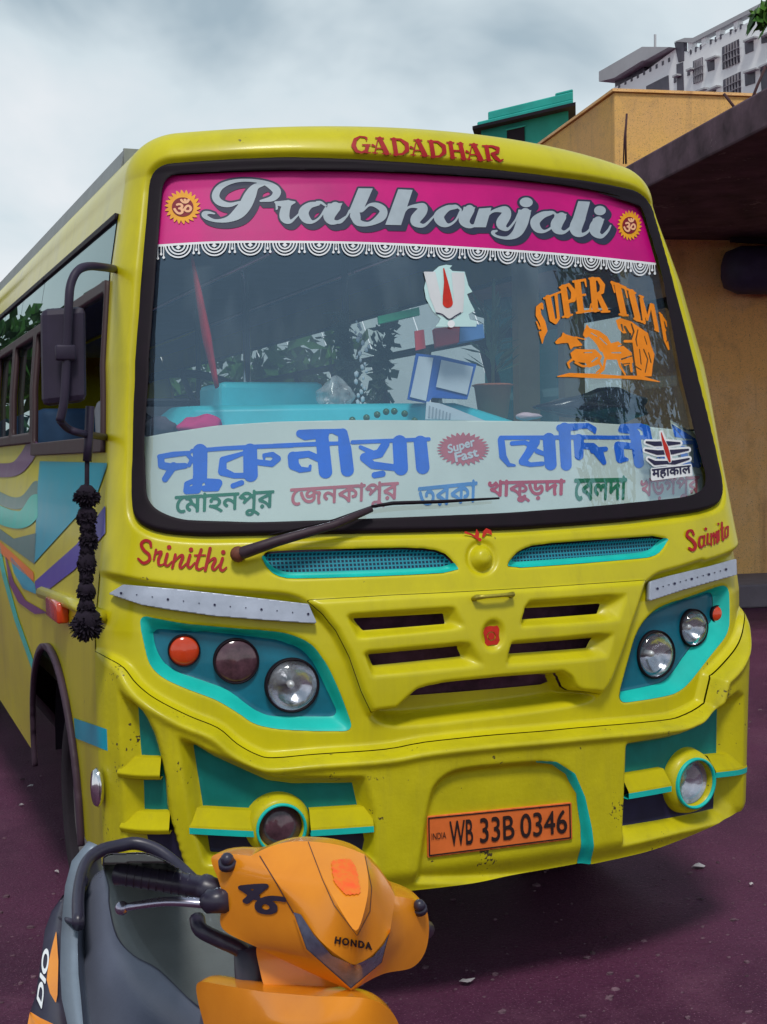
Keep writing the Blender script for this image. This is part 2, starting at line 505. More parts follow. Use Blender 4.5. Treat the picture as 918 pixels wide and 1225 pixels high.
def S0(u, v):
    x, y, nx, ny = plan(u)
    vv = np.minimum(v, VT)
    h = np.interp(vv, *HV) / H0
    # softened rake curve
    y = y + (np.interp(vv - .05, *RV) + np.interp(vv, *RV) + np.interp(vv + .05, *RV)) / 3
    t = np.clip((v - VT) / RT, 0, math.pi / 2)
    ins = RT * (1 - np.cos(t))
    px, py, pz = x * h - nx * ins, y - ny * ins, vv + RT * np.sin(t)
    px = px + .054 * ss(v, .8, 2.0)
    cz = .035 * (1 - np.clip(px / .95, -1, 1) ** 2) * ss(v, 2.3, 2.65)
    return np.stack([px, py, pz + cz], -1)


def SN(u, v):
    e = 2e-3
    a = S0(u + e, v) - S0(u - e, v); b = S0(u, v + e) - S0(u, v - e)
    n = np.cross(a, b); return n / np.maximum(1e-12, np.linalg.norm(n, axis=-1, keepdims=True))


def S(u, v, d=0.):
    u = np.asarray(u, float); v = np.asarray(v, float)
    return S0(u, v) + SN(u, v) * np.asarray(d, float)[..., None]


def unproj(px, py, d=0., side=False):
    """pixel -> (u,v) on the bus skin (displaced by d)"""
    px = np.atleast_1d(np.asarray(px, float)); py = np.atleast_1d(np.asarray(py, float))
    if side:
        Q = at_s(px, py, 0, -1.06); u = -(UC + np.clip(Q[:, 1] - .45, .0, 20)); v = np.clip(Q[:, 2], .3, 2.6)
    else:
        Q = at_s(px, py, 1, .22); u = np.clip(Q[:, 0], -1.15, 1.15); v = np.clip(Q[:, 2] , .3, 2.7)
    T = np.stack([px, py], -1); e = 1e-3; D_ = d if callable(d) else (lambda q: np.full(q.shape, d))
    for _ in range(16):
        dd = D_(u)
        f0 = proj(S(u, v, dd)) - T
        fu = (proj(S(u + e, v, dd)) - T - f0) / e; fv = (proj(S(u, v + e, dd)) - T - f0) / e
        det = fu[:, 0] * fv[:, 1] - fu[:, 1] * fv[:, 0]; det = np.where(np.abs(det) < 1e3, 1e3 * np.sign(det + 1e-9), det)
        du = -(f0[:, 0] * fv[:, 1] - f0[:, 1] * fv[:, 0]) / det; dv = -(fu[:, 0] * f0[:, 1] - fu[:, 1] * f0[:, 0]) / det
        m = .25 if not side else .6
        u = u + np.clip(du, -m, m) * .9; v = np.clip(v + np.clip(dv, -m, m) * .9, .1, VT + RT * 1.57)
        if side: u = np.minimum(u, -XA)
        else: u = np.clip(u, -UC - .6, UC - .03)
    return u, v


def at_s(px, py, ax, val):
    d = ray(px, py); t = (val - CAM[ax]) / d[..., ax]
    return CAM + d * t[..., None]


def UVP(p, d=0., side=False):
    p = np.asarray(p, float); u, v = unproj(p[:, 0], p[:, 1], d, side)
    return np.stack([u, v], -1)


def zz(x0, y0, k, pts):
    """zoomed-view coordinates -> photograph pixels (third column = width scaled too)"""
    a = np.asarray(pts, float).copy()
    a[:, 0] = x0 + a[:, 0] / k; a[:, 1] = y0 + a[:, 1] / k
    if a.shape[1] > 2: a[:, 2] /= k
    return a


def decal(name, fn, box, m, parent, step=1.0, d=.003, side=False, **kw):
    """trace a field given in photo pixels and lay it on the bus skin, d metres proud"""
    x0, y0, x1, y1 = box
    xs = np.arange(x0, x1 + step, step); ys = np.arange(y0, y1 + step, step)
    X, Y = np.meshgrid(xs, ys)
    V, F = contour(fn(X, Y))
    if len(V) == 0: print('EMPTY', name); return None
    u, v = unproj(x0 + V[:, 0] * step, y0 + V[:, 1] * step, d, side)
    return obj(name, S(u, v, np.full(u.shape, d)), [f[::-1] for f in F], m, parent, **kw)


def text_decal(name, s, quad, m, parent, d=.003, side=False, bold=0., track=1., **kw):
    """quad: photo pixels of the text's bottom-left, bottom-right, top-right, top-left"""
    F, lo, st, a, b = text_field(s, bold, track=track)
    V, f = contour(F)
    E = (lo + V * st - a) / (b - a)
    q = np.asarray(quad, float); s_, t_ = E[:, :1], E[:, 1:]
    P = q[0] * (1 - s_) * (1 - t_) + q[1] * s_ * (1 - t_) + q[2] * s_ * t_ + q[3] * (1 - s_) * t_
    u, v = unproj(P[:, 0], P[:, 1], d, side)
    return obj(name, S(u, v, np.full(u.shape, d)), f, m, parent, **kw)


# ------------------------------------------------------------------ colours
YEL = (.60, .53, .006)
M_yel = mat('yellow_paint', YEL, .36, spec=.32, streak=.22, var=.10, scale=3.5, bump=.03, bscale=25, speck=(70, .69), speck_col=(.16, .12, .03, 1), coat=.12)
M_bump = mat('yellow_bumper_paint', (.57, .50, .006), .42, spec=.3, streak=.32, var=.16, scale=5, bump=.08, bscale=80, speck=(90, .64), speck_col=(.07, .05, .02, 1), coat=.1)
M_yside = mat('yellow_side_paint', (.60, .52, .010), .3, streak=.3, var=.12, scale=2.5, speck=(60, .68), speck_col=(.15, .1, .05, 1), coat=.3)
M_teal_d = mat('dark_teal_paint', (.004, .155, .235), .38, var=.25, scale=8, coat=.2)
M_teal_l = mat('light_teal_paint', (.01, .52, .45), .4, var=.12, scale=8)
M_teal_g = mat('green_teal_paint', (.006, .21, .19), .45, var=.25, scale=8)
M_dash = mat('turquoise_laminate', (.05, .62, .72), .35, var=.15, scale=5)
M_rub = mat('black_rubber', (.009, .004, .009), .6, spec=.22, var=.3, scale=20)
M_dark = mat('dark_cavity', (.012, .008, .016), .8, var=.3, scale=10)
M_navy = mat('dark_navy_paint', (.020, .018, .06), .5, var=.3, scale=10)
M_chrome = mat('chrome', (.75, .75, .78), .12, 1., var=.1, scale=15)
M_steel = mat('brushed_aluminium', (.42, .46, .55), .38, .35, var=.15, scale=12)
M_pink = mat('magenta_vinyl', (.62, .004, .20), .42, var=.12, scale=3, var2=(.46, .003, .17, 1))
M_silver = mat('silver_vinyl', (.40, .47, .52), .4, var=.08, scale=20)
M_shadow = mat('slate_vinyl', (.030, .035, .075), .5, var=.15, scale=10)
M_white = mat('white_vinyl', (.78, .80, .82), .5, var=.06)
M_red = mat('red_vinyl', (.38, .004, .008), .45, var=.15, scale=20)
M_vred = mat('vermilion_paint', (.54, .022, .010), .55, var=.2, scale=30)
M_sun = mat('orange_yellow_vinyl', (.85, .38, .015), .45, var=.15, scale=30)
M_orange = mat('orange_vinyl', (.86, .25, .008), .5, var=.12, scale=15)
M_maroon = mat('maroon_vinyl', (.22, .005, .02), .5, var=.1)
M_peach = mat('peach_vinyl', (.85, .45, .25), .5, var=.1)
M_ply = mat('white_plastic', (.72, .75, .72), .5, var=.05)
M_glass = glass_mat('windscreen_glass', (.90, .96, .98), 2.45, .07, (.20, .31, .46), 0, 2, (.62, .82, 1))  # film coloured blue: dust plus bluish sky glare put into the glass colour
M_sglass = glass_mat('side_window_glass', (.42, .50, .50), 1.75, .03, (.2, .28, .28), 0, 4, (.72, .90, .90))
M_lens = glass_mat('clear_lens', (.92, .94, .96), 1.5, .05, (.4, .4, .4), .03, 20)
M_tyre = mat('tyre_rubber', (.022, .016, .022), .8, var=.3, scale=12, bump=.2)
M_seat = mat('seat_rexine', (.10, .025, .04), .5, var=.2)
M_cream = mat('cream_reflection', (.62, .46, .25), .6, var=.12)
M_int = mat('interior_trim', (.34, .40, .46), .6, var=.15)

BUS = empty('bus', (0, 3.9, 0))
tag(BUS, 'yellow passenger coach with teal headlight pods, parked facing the viewer behind an orange scooter', 'bus')

# ------------------------------------------------------------------ front outlines (photo pixels)
WS_OUT = rnd([(181, 197), (345, 188), (500, 196), (640, 209), (774, 229), (800, 318), (834, 447), (857, 541), (868, 596), (846, 609), (754, 621), (617, 631), (480, 634), (345, 637), (234, 639), (186, 634), (160, 620), (157, 590), (160, 480), (168, 347)], 26)
WS_IN = rnd([(196, 209), (345, 203), (500, 207), (665, 220), (765, 239), (790, 320), (814, 450), (836, 540), (847, 580), (828, 594), (709, 606), (600, 614), (480, 619), (308, 625), (212, 622), (176, 604), (173, 524), (177, 470), (186, 330)], 20)
HL_OUT = rnd([(161, 734), (218, 745), (296, 752), (345, 757), (374, 769), (394, 797), (410, 832), (426, 877), (375, 877), (335, 875), (304, 869), (284, 854), (257, 838), (218, 824), (190, 811), (174, 793)], 14)
HL_IN = rnd([(176, 749), (237, 754), (335, 765), (367, 779), (382, 801), (411, 862), (320, 862), (296, 848), (272, 828), (237, 816), (202, 805), (184, 785)], 14)
HR_OUT = rnd(zz(640, 680, 3.223, [(343, 528), (385, 370), (415, 260), (450, 200), (500, 150), (600, 115), (700, 80), (775, 52), (782, 150), (778, 250), (720, 320), (670, 385), (620, 450), (570, 490), (480, 508)]), 14)
HR_IN = rnd(zz(640, 680, 3.223, [(362, 492), (400, 360), (432, 255), (470, 195), (560, 145), (660, 108), (752, 75), (755, 200), (700, 270), (650, 330), (600, 405), (560, 450), (470, 470)]), 12)
SEAM = cat([(112, 778), (127, 787), (147, 799), (163, 818), (186, 836), (225, 856), (261, 871), (284, 890), (308, 903), (328, 906.5), (382, 902), (460, 896.5), (508, 888), (582, 880), (640, 875.5), (700, 870), (749, 866), (790, 862), (814, 857), (842, 841), (863, 813), (882, 792), (895, 776), (905, 764)], 4)
RIDGE_L = cat([(112, 680), (143, 687), (218, 699), (320, 706), (350, 710), (371, 719)], 4)
RIDGE_R = cat([(773, 695), (788, 684), (815, 676), (850, 664), (877, 650), (892, 640)], 4)
GR = [(367, 718), (470, 712), (573, 707), (700, 699), (773, 694), (758, 742), (742, 789), (732, 815), (721, 831), (693, 829), (686, 824), (680, 812), (671, 806), (600, 812), (538, 818), (512, 823), (500, 827), (490, 836), (475, 850), (445, 853), (433, 828), (418, 785), (402, 754), (386, 734)]
TROUGH = chaikin([(440, 850), (449, 862), (467, 872), (500, 872), (582, 862), (640, 855), (696, 846), (716, 840), (727, 828), (720, 800), (600, 800), (500, 815), (450, 840)], 1)
SLOTS = [  # (recess, hole)
    ([(414, 736), (543, 727), (556, 751), (427, 764)], [(424, 739), (534, 733), (536.5, 746), (436, 754)]),
    ([(435, 781), (562, 769), (579, 796), (445, 809)], [(442, 783), (550, 773), (556, 786), (448, 797)]),
    ([(632, 719), (749, 710), (739, 742), (621, 750)], [(628, 727), (725, 721), (721, 734), (626, 741)]),
    ([(612, 769), (733, 757), (725, 786), (604, 796)], [(614, 771), (714, 763), (708, 776), (610, 783)])]
LOWHOLE = chaikin([(489, 839), (500, 830), (520, 823), (600, 814), (668, 808), (676, 813), (681, 823), (640, 827), (560, 834)], 1)
VENT_L = chaikin([(310, 661), (345, 657.5), (440, 655.5), (500, 654.5), (530, 659), (543, 671), (551, 684), (470, 688.5), (360, 692), (338, 691), (322, 683)], 1)
VENT_R = chaikin([(605, 680), (612, 668), (622, 658), (642, 650.5), (720, 645), (803, 639.5), (792, 659), (781, 666), (760, 668.5), (680, 675)], 1)
PK_L = [(229, 893), (255, 909), (284, 922), (320, 938), (350, 942), (425, 941), (432, 972), (440, 1010), (437, 1024), (330, 1030), (250, 1025)]
PK_LB = [(212, 879), (250, 899), (288, 913), (328, 929), (437, 929), (449, 975), (449, 1032), (246, 1034), (228, 985)]
PK_R = [(753, 894), (780, 890), (814, 884.5), (840, 872), (856, 858), (874, 847), (873, 908), (872, 935), (869, 971), (747, 994)]
PK_RB = [(749, 890), (810, 878), (838, 865), (858, 845), (882, 826), (889, 830), (888, 978), (815, 996), (745, 1013)]
PO = [(157, 844), (172, 862), (182, 880), (188, 900), (196, 935), (198, 968), (207, 995), (222, 1045), (180, 1045), (166, 995), (164, 925), (160, 893)]
POB = [(141, 822), (172, 850), (186, 876), (195, 905), (206, 990), (224, 1050), (160, 1050), (150, 990), (146, 910)]
ARCH = cat([(496, 1060), (504, 1005), (510, 965), (518, 940), (535, 924), (560, 917), (600, 913), (640, 910), (665, 912), (685, 925), (697, 953), (705, 990), (711, 1020), (714, 1055)], 3)
ARCHS = [(640, 910), (665, 911), (687, 925), (699, 953), (707, 990), (714, 1045), (703, 1045), (699, 990), (692, 950), (680, 927), (662, 915), (640, 912)]

g = .0055
us = np.arange(-UC - .002, UC + .002 + g, g); vs = np.arange(.34, VT + RT * 1.57 + g, g)
U, V = np.meshgrid(us, vs)


def sdp(px, d=0.):
    return sd_poly(U, V, UVP(px, d))


def below(px):
    """signed distance to an open line across the front; negative underneath"""
    a = UVP(px)
    l = a[a[:, 0] < -.85] * [-1, 1]; a = np.concatenate([a[a[:, 0] < .85], l[np.argsort(l[:, 0])]])
    a = np.concatenate([[(-2.5, a[0, 1])], a, [(2.5, a[-1, 1])], [(2.5, -2)], [(-2.5, -2)]])
    return sd_poly(U, V, a)




def sym_ws(px):
    a = UVP(px); l = a[(a[:, 0] < -.6)]; l = l[np.argsort(l[:, 1])]
    for i in range(len(a)):
        if a[i, 0] > .62: a[i, 0] = min(a[i, 0], -np.interp(a[i, 1], l[:, 1], l[:, 0]) + .004)
    return sd_poly(U, V, a)


f_wso, f_wsi = sym_ws(WS_OUT), sym_ws(WS_IN)
f_hlo, f_hli, f_hro, f_hri = sdp(HL_OUT), sdp(HL_IN), sdp(HR_OUT), sdp(HR_IN)
f_seam = below(SEAM)
f_low = below(np.concatenate([RIDGE_L, [(470, 713), (573, 707), (700, 699)], RIDGE_R]))
f_gr = sdp(GR); f_tr = sdp(TROUGH)
f_slot = [(sdp(a), sdp(b)) for a, b in SLOTS]
f_lh = sdp(LOWHOLE)
f_vl, f_vr = sdp(VENT_L), sdp(VENT_R)
BDV = .05
BD = lambda u: BDV * (1 - .92 * ss(np.abs(u), .93, 1.15))
f_pkl, f_pklb, f_pkr, f_pkrb = [sdp(p, BD) for p in (PK_L, PK_LB, PK_R, PK_RB)]
f_po, f_pob = sdp(PO, BD), sdp(POB, BD)
f_arch = sdp(ARCH, BD); f_archs = sdp(ARCHS, BD)
f_em = sd_ell(U, V, UVP([(577, 667)])[0], .042, .042)
f_st = sd_ell(U, V, UVP([(589, 760)])[0], .040, .050)


def ramp(o, i):
    """0 on the outer outline, 1 on the inner one"""
    a = np.clip(-o, 0, None); b = np.clip(i, 0, None)
    r = a / (a + b + 1e-9); return np.where(o > 0, 0, np.where(i < 0, 1, r))


# mirrored half of the bumper's outer pocket on the far corner
f_mpo, f_mpob = f_po[:, ::-1], f_pob[:, ::-1]
D = np.zeros_like(U)
D -= .022 * ss(-f_wso, -.03, .0)                                   # frame dips into the windscreen rubber
D -= .030 * ss(-f_low, .000, .020) * (1 - ss(-f_seam, -.01, .0)) * ss(f_gr, -.002, .012)
D += .010 * ss(-f_gr, 0, .012)                                      # hinged grille panel stands slightly proud
D -= .085 * ss(-f_tr, .0, .035) * ss(f_gr, -.006, .001)
for a, b in f_slot:
    D -= .040 * np.clip(ramp(a, b) * 1.15, 0, 1)
D -= .030 * ss(np.minimum(-f_vl, 1), .0, .010) + .030 * ss(-f_vr, .0, .010)
D -= .045 * ramp(f_hlo, f_hli) + .045 * ramp(f_hro, f_hri)
FD = BD(U) / BDV
D += FD * .055 * ss(-f_seam, .0, .014) + FD * .012 * np.exp(-((f_seam + .022) / .014) ** 2)   # bumper with rolled lip
D -= .060 * ramp(f_pklb, f_pkl) + .060 * ramp(f_pkrb, f_pkr) + .055 * ramp(f_pob, f_po)
D -= .028 * ss(-f_arch, .0, .020)
D += .020 * ss(-f_em, .0, .030) - .014 * np.exp(-((f_em) / .008) ** 2)
D -= .016 * ss(-f_st, .0, .014)
D -= .030 * (1 - ss(V, .40, .48)) * ss(V, .2, .42)                  # bumper tucks under
D *= 1 - .9 * ss(np.abs(U), 1.10, UC)

for _ in range(2):
    B_ = D.copy(); B_[1:-1, 1:-1] = (4 * D[1:-1, 1:-1] + D[:-2, 1:-1] + D[2:, 1:-1] + D[1:-1, :-2] + D[1:-1, 2:]) / 8; D = B_


def patch(name, F, m, parent, Dg=None, off=0., **kw):
    Vx, Fa = contour(F)
    if not len(Vx): print('EMPTY patch', name); return None
    u = us[0] + Vx[:, 0] * g; v = vs[0] + Vx[:, 1] * g
    d = (bil(D if Dg is None else Dg, Vx)) + off
    return obj(name, S(u, v, d), Fa, m, parent, **kw)


mx_ = lambda *a: np.maximum.reduce(a)
mn_ = lambda *a: np.minimum.reduce(a)
f_pod = mn_(f_hlo, f_hro)
f_pock = mn_(f_pkl, f_pkr, f_po)
gap = .0013
# bumper bottom edge: rises towards both corners
f_bot = .405 + .055 * ss(np.abs(U), .5, 1.15) - V
front = patch('front_panel', mx_(-(f_wso + .006), -f_seam + gap, -(f_gr - gap), -f_lh, -f_pod, -mn_(f_vl, f_vr)), M_yel, BUS)
bumper = patch('bumper', mx_(f_seam + gap * .3, -f_pock, f_bot, -f_archs), M_bump, BUS)
grille = patch('grille_panel', mx_(f_gr + gap * .3, -f_lh, *[-b for a, b in f_slot]), M_yel, BUS)
patch('teal_arch_stripe', mx_(f_archs, f_bot), M_teal_l, bumper, off=.001)
for f, nm in ((f_pkl, 'l'), (f_pkr, 'r')):
    barline = UVP([(226, 994), (447, 990)], BD) if nm == 'l' else UVP([(751, 947), (893, 917)], BD)
    vm = np.interp(U, barline[:, 0], barline[:, 1])
    patch('bumper_insert', mx_(f, vm - V), M_teal_g, bumper)
    patch('bumper_insert', mx_(f, V - vm), M_navy, bumper)
cut = UVP([(180, 990)], BD)[0, 1]
patch('bumper_insert', mx_(f_po, cut - V), M_teal_g, bumper); patch('bumper_insert', mx_(f_po, V - cut, f_bot), M_navy, bumper)

# radiator core behind the slots
rad = MB(); rad.box((-.62, .22, .85), (.62, .26, 1.42)); rad.build('radiator_core', mat('radiator_grime', (.045, .022, .038), .8, var=.4, scale=25), BUS)

# vents: recessed teal mesh
mesh_m = mat('vent_mesh', (.006, .10, .16), .5, var=.1)
t = mesh_m.node_tree; bs = t.nodes['Principled BSDF']
co = t.nodes.new('ShaderNodeTexCoord'); sx = t.nodes.new('ShaderNodeSeparateXYZ'); t.links.new(co.outputs['Object'], sx.inputs[0])
acc = None
for ax in (0, 2):
    mu = t.nodes.new('ShaderNodeMath'); mu.operation = 'MULTIPLY'; mu.inputs[1].default_value = 85; t.links.new(sx.outputs[ax], mu.inputs[0])
    fc = t.nodes.new('ShaderNodeMath'); fc.operation = 'FRACT'; t.links.new(mu.outputs[0], fc.inputs[0])
    gt = t.nodes.new('ShaderNodeMath'); gt.operation = 'GREATER_THAN'; gt.inputs[1].default_value = .36; t.links.new(fc.outputs[0], gt.inputs[0])
    if acc is None: acc = gt
    else:
        mm = t.nodes.new('ShaderNodeMath'); mm.operation = 'MULTIPLY'; t.links.new(acc.outputs[0], mm.inputs[0]); t.links.new(gt.outputs[0], mm.inputs[1]); acc = mm
mc = t.nodes.new('ShaderNodeMix'); mc.data_type = 'RGBA'; t.links.new(acc.outputs[0], mc.inputs['Factor'])
mc.inputs[6].default_value = (.02, .27, .36, 1); mc.inputs[7].default_value = (.003, .025, .06, 1)
t.links.new(mc.outputs[2], bs.inputs['Base Color'])
for f in (f_vl, f_vr):
    vn = patch('air_vent', f + .004, mesh_m, BUS)
    low = np.roll(f, -2, 0)   # shifted down two rows: the lower lip
    lip = mx_(f, -(np.roll(f, 4, 0) + .001))
    patch('vent_lip', lip, M_teal_l, vn, off=.003)
patch('hood_emblem', f_em + .006, M_yel, front, off=.002)

# headlight pods
HL = []
LAMPS = [[('headlight', 350, 820, 30.5, 1), ('side_lamp', 283, 791, 25.5, 0), ('turn_indicator', 220.5, 778.5, 18, 2)],
         [('headlight', 785, 783, 27, 1), ('side_lamp', 830, 751, 21, 1), ('turn_indicator', 858.5, 735, 10.5, 2)]]
pd = -.064
for k_, (fo, fi) in enumerate(((f_hlo, f_hli), (f_hro, f_hri))):
    hs_ = []
    for _n, px_, py_, r_, _k in LAMPS[k_]:
        q_ = UVP([(px_, py_)], pd)[0]; rr_ = r_ * 4.25 / FPX
        hs_.append(np.hypot((U - q_[0]), V - q_[1]) - rr_ * .9)
    pod = patch('headlight_pod', mx_(fi, -mn_(*hs_)), M_teal_d, BUS)
    patch('pod_trim', mx_(fo, -fi), M_teal_l, pod, off=.002)
    HL.append(pod)
M_amber = mat('amber_lens', (.62, .055, .012), .12, var=.1, coat=.8)
M_smoke = mat('smoky_lens', (.10, .045, .06), .08, var=.5, scale=30, coat=1)
M_refl = mat('lamp_reflector', (.6, .6, .66), .14, .95, var=.5, scale=14, bump=.12, bscale=45)
M_bulb = mat('lamp_bulb', (.8, .8, .8), .1, .3, var=0)


def lamp(parent, name, px, py, rpx, d, lens, reflector=True):
    u, v = unproj([px], [py], d); p = S(u, v, np.array([d]))[0]
    n = SN(u, v)[0]; ax = Vector((n[0] * .55, -1, n[2] * .3)).normalized()
    dep = (p - CAM) @ np.array(fwd); r = rpx * dep / FPX
    rim = MB().rev([(r * 1.08, -.02), (r * 1.08, .003), (r * 1.04, .008), (r * .99, .006), (r * .97, -.01)], p, ax, 40)
    rm = rim.build(name, M_rub, parent)
    if reflector:
        MB().rev([(r * .98, -.002), (r * .9, -.012), (r * .7, -.026), (r * .4, -.042), (.012, -.05), (.0, -.05)], p, ax, 40).build('reflector', M_refl, rm)
        MB().rev([(.011, -.05), (.012, -.026), (.008, -.016), (0, -.014)], p, ax, 14).build('bulb', M_bulb, rm)
    q_ = 1 if reflector else .5
    MB().rev([(r * .985, .002), (r * .93, .010 * q_), (r * .7, .020 * q_), (r * .4, .027 * q_), (0.0005, .030 * q_)], p, ax, 40).build('lens', lens, rm)
    return rm


for k_ in (0, 1):
    for n_, px_, py_, r_, kd in LAMPS[k_]:
        lamp(HL[k_], n_, px_, py_, r_, pd, (M_smoke, M_lens, M_amber)[kd], kd == 1)


M_ledge = mat('ledge_paint', (.52, .45, .006), .75, spec=.1, streak=.35)


# fog lamps with yellow ring, teal edge and ledge bars
def fog(cx, cy, rx, ry, bars):
    d = .038
    u, v = unproj([cx], [cy], d); p = S(u, v, np.array([d]))[0]; n = SN(u, v)[0]
    ax = Vector((n[0] * .5, -1, 0)).normalized(); dep = (p - CAM) @ np.array(fwd); r = ry * dep / FPX
    hs = MB().rev([(r * 1.55, -.07), (r * 1.40, -.015), (r * 1.28, .004), (r * 1.10, .012), (r * 1.02, .010), (r * .98, -.015)], p, ax, 40).build('fog_lamp_housing', M_bump, bumper)
    MB().rev([(r * 1.13, .008), (r * 1.13, .021), (r * 1.03, .023), (r * 1.01, .012)], p, ax, 40).build('teal_ring', M_teal_l, hs)
    MB().rev([(r * .98, -.012), (r * .8, -.02), (r * .4, -.032), (0, -.036)], p, ax, 32).build('reflector', M_refl if cx > 500 else M_smoke, hs)
    MB().rev([(r * .98, -.012), (r * .8, -.002), (r * .4, .008), (.0005, .011)], p, ax, 32).build('lens', M_lens if cx > 500 else M_smoke, hs)
    for a, b in bars:   # a ledge: yellow top slope with a teal lower edge, following the skin
        q = UVP([a, b], BD)
        uu = np.linspace(q[0, 0], q[1, 0], 14); vv = np.linspace(q[0, 1], q[1, 1], 14)
        prof = [(.058, -.075), (.056, -.03), (.012, .004), (.006, .006)]; teal = [(.006, .006), (-.012, .006), (-.014, .0), (-.014, -.075)]
        for pr, nm, m in ((prof, 'bumper_ledge', M_ledge), (teal, 'teal_edge', M_teal_l)):
            vv_ = []; ff = []
            for i in range(14):
                for dv, dd in pr: vv_.append(S(np.array([uu[i]]), np.array([vv[i] + dv]), np.array([float(BD(np.array(uu[i]))) + dd]))[0])
            k = len(pr)
            for i in range(13):
                for j in range(k - 1): ff.append((i * k + j, i * k + j + 1, (i + 1) * k + j + 1, (i + 1) * k + j))
            o = obj(nm, vv_, [f[::-1] for f in ff], m, bumper if nm == 'bumper_ledge' else lg, smooth=False)
            if nm == 'bumper_ledge': lg = o


fog(336, 990, 26, 27, [((227, 992), (304, 996)), ((372, 995), (447, 990))])
fog(829, 936, 20, 27, [((751, 951), (802, 942)), ((855, 926), (892, 919))])
for (a, b, h) in (((143, 925), (192, 928), .05), ((146, 990), (203, 993), .05)):
    q = UVP([a, b], BD); uu = np.linspace(q[0, 0], q[1, 0], 10); vv = np.linspace(q[0, 1], q[1, 1], 10)
    pr = [(.05, -.075), (.045, -.03), (.004, .012), (-.012, .004), (-.016, -.075)]; v_ = []; f_ = []
    for i in range(10):
        for dv, dd in pr: v_.append(S(np.array([uu[i]]), np.array([vv[i] + dv]), np.array([float(BD(np.array(uu[i]))) + dd]))[0])
    for i in range(9):
        for j in range(4): f_.append((i * 5 + j, (i + 1) * 5 + j, (i + 1) * 5 + j + 1, i * 5 + j + 1))
    obj('bumper_ledge', v_, f_, M_ledge, bumper, smooth=False, bevel=.004)

# scuffs on the bumper post
M_scuff = mat('scuff', (.10, .075, .06), .7, var=.4, scale=80)
for pts in ([(199, 858, 2), (201, 866, 4), (198, 872, 1)], [(206, 868, 3), (208, 880, 1.5)], [(203, 915, 3), (205, 930, 2)], [(380, 893, 1.5), (392, 892, 2), (398, 893, 1)], [(748, 869, 1.5), (762, 868, 2.5), (775, 866, 1)]):
    a_ = np.array(pts, float); decal('scuff_mark', lambda X, Y: sd_stroke(X, Y, a_) + .8 * np.sin(X * 1.7 + Y), (a_[:, 0].min() - 4, a_[:, 1].min() - 4, a_[:, 0].max() + 4, a_[:, 1].max() + 4), M_scuff, bumper, .5, lambda u: BD(u) + .002) if False else None

# silver reflective strips
for pl in ([(150, 700), (218, 706), (300, 715), (369, 723), (379, 746), (320, 742), (257, 737), (200, 729), (171, 724), (133, 711)],
           [(776, 696), (800, 689), (850, 677), (878, 669), (879, 688), (850, 696), (815, 706), (775, 719)]):
    a = np.array(pl); bx = (a[:, 0].min() - 2, a[:, 1].min() - 2, a[:, 0].max() + 2, a[:, 1].max() + 2)
    st_ = decal('reflective_strip', lambda X, Y: sd_poly(X, Y, a), bx, M_steel, BUS, 1.5, -.012)
    md = st_.modifiers.new('t', 'SOLIDIFY'); md.thickness = .02; md.offset = 0
    c0, c1 = (a[:len(a) // 2].mean(0), a[len(a) // 2:].mean(0))
    x0, x1 = a[:, 0].min() + 12, a[:, 0].max() - 10
    pts = np.linspace(x0, x1, 13)
    dots = []
    for i, xx in enumerate(pts):
        ins = [y for y in range(int(bx[1]), int(bx[3])) if sd_poly(np.array([[xx]]), np.array([[float(y)]]), a)[0, 0] < 0]
        if ins: dots.append((xx, np.mean(ins), 3.0 if i % 3 == 0 else 1.6))
    for q in dots:
        decal('rivet', lambda X, Y: sd_stroke(X, Y, [q]), (q[0] - 4, q[1] - 4, q[0] + 4, q[1] + 4), M_navy, st_, .5, .0005)

# bonnet handle
hp = [S(*[np.array([k]) for k in UVP([p])[0]], np.array([dd]))[0] for p, dd in (((565, 717), .01), ((566, 716), .03), ((575, 715.5), .036), ((598, 713.5), .036), ((608, 712.5), .03), ((609, 713), .01))]
MB().tube(hp, [.008, .009, .006, .006, .009, .008], 10).build('bonnet_handle', mat('worn_brass', (.42, .36, .05), .35, .5, var=.3, scale=60), grille)

# windscreen + rubber
wsd = -.02
glass = patch('windscreen', f_wsi - .012, M_glass, BUS, np.full_like(U, wsd))
dg = np.full_like(U, -.02) + .018 * ss(np.minimum(f_wsi + .012, -f_wso + .010), 0, .014)
patch('windscreen_rubber', mx_(f_wso - .006, -(f_wsi)), M_rub, glass, dg, .006)
# wiper
wp = [((285, 663), .03), ((292, 661), .045), ((330, 648), .05), ((400, 628), .045), ((445, 609), .03), ((470, 603), .025), ((520, 600), .022), ((596, 595), .018)]
wpt = [S(*[np.array([k]) for k in UVP([p], d)[0]], np.array([d]))[0] for p, d in wp]
wip = MB().tube(wpt[:5], [.015, .019, .016, .013, .009], 8).build('wiper_arm', mat('wiper_black', (.045, .025, .035), .5, var=.3, scale=30), BUS)
bl = [((322, 640), .022), ((400, 622), .02), ((445, 606), .02), ((470, 602), .018), ((530, 600), .012), ((597, 596), .008)]
blt = [S(*[np.array([k]) for k in UVP([p], d)[0]], np.array([d]))[0] for p, d in bl]
MB().tube(blt[2:], [.008, .011, .010, .006], 6, flat=.6).build('wiper_blade', M_rub, wip)
MB().tube(blt[:3], [.004, .006, .006], 6, flat=.6).build('wiper_blade', M_rub, wip)
MB().ball(wpt[0], .024, 14).build('wiper_pivot', mat('rusty_pivot', (.16, .05, .03), .6, var=.4, scale=60), wip)

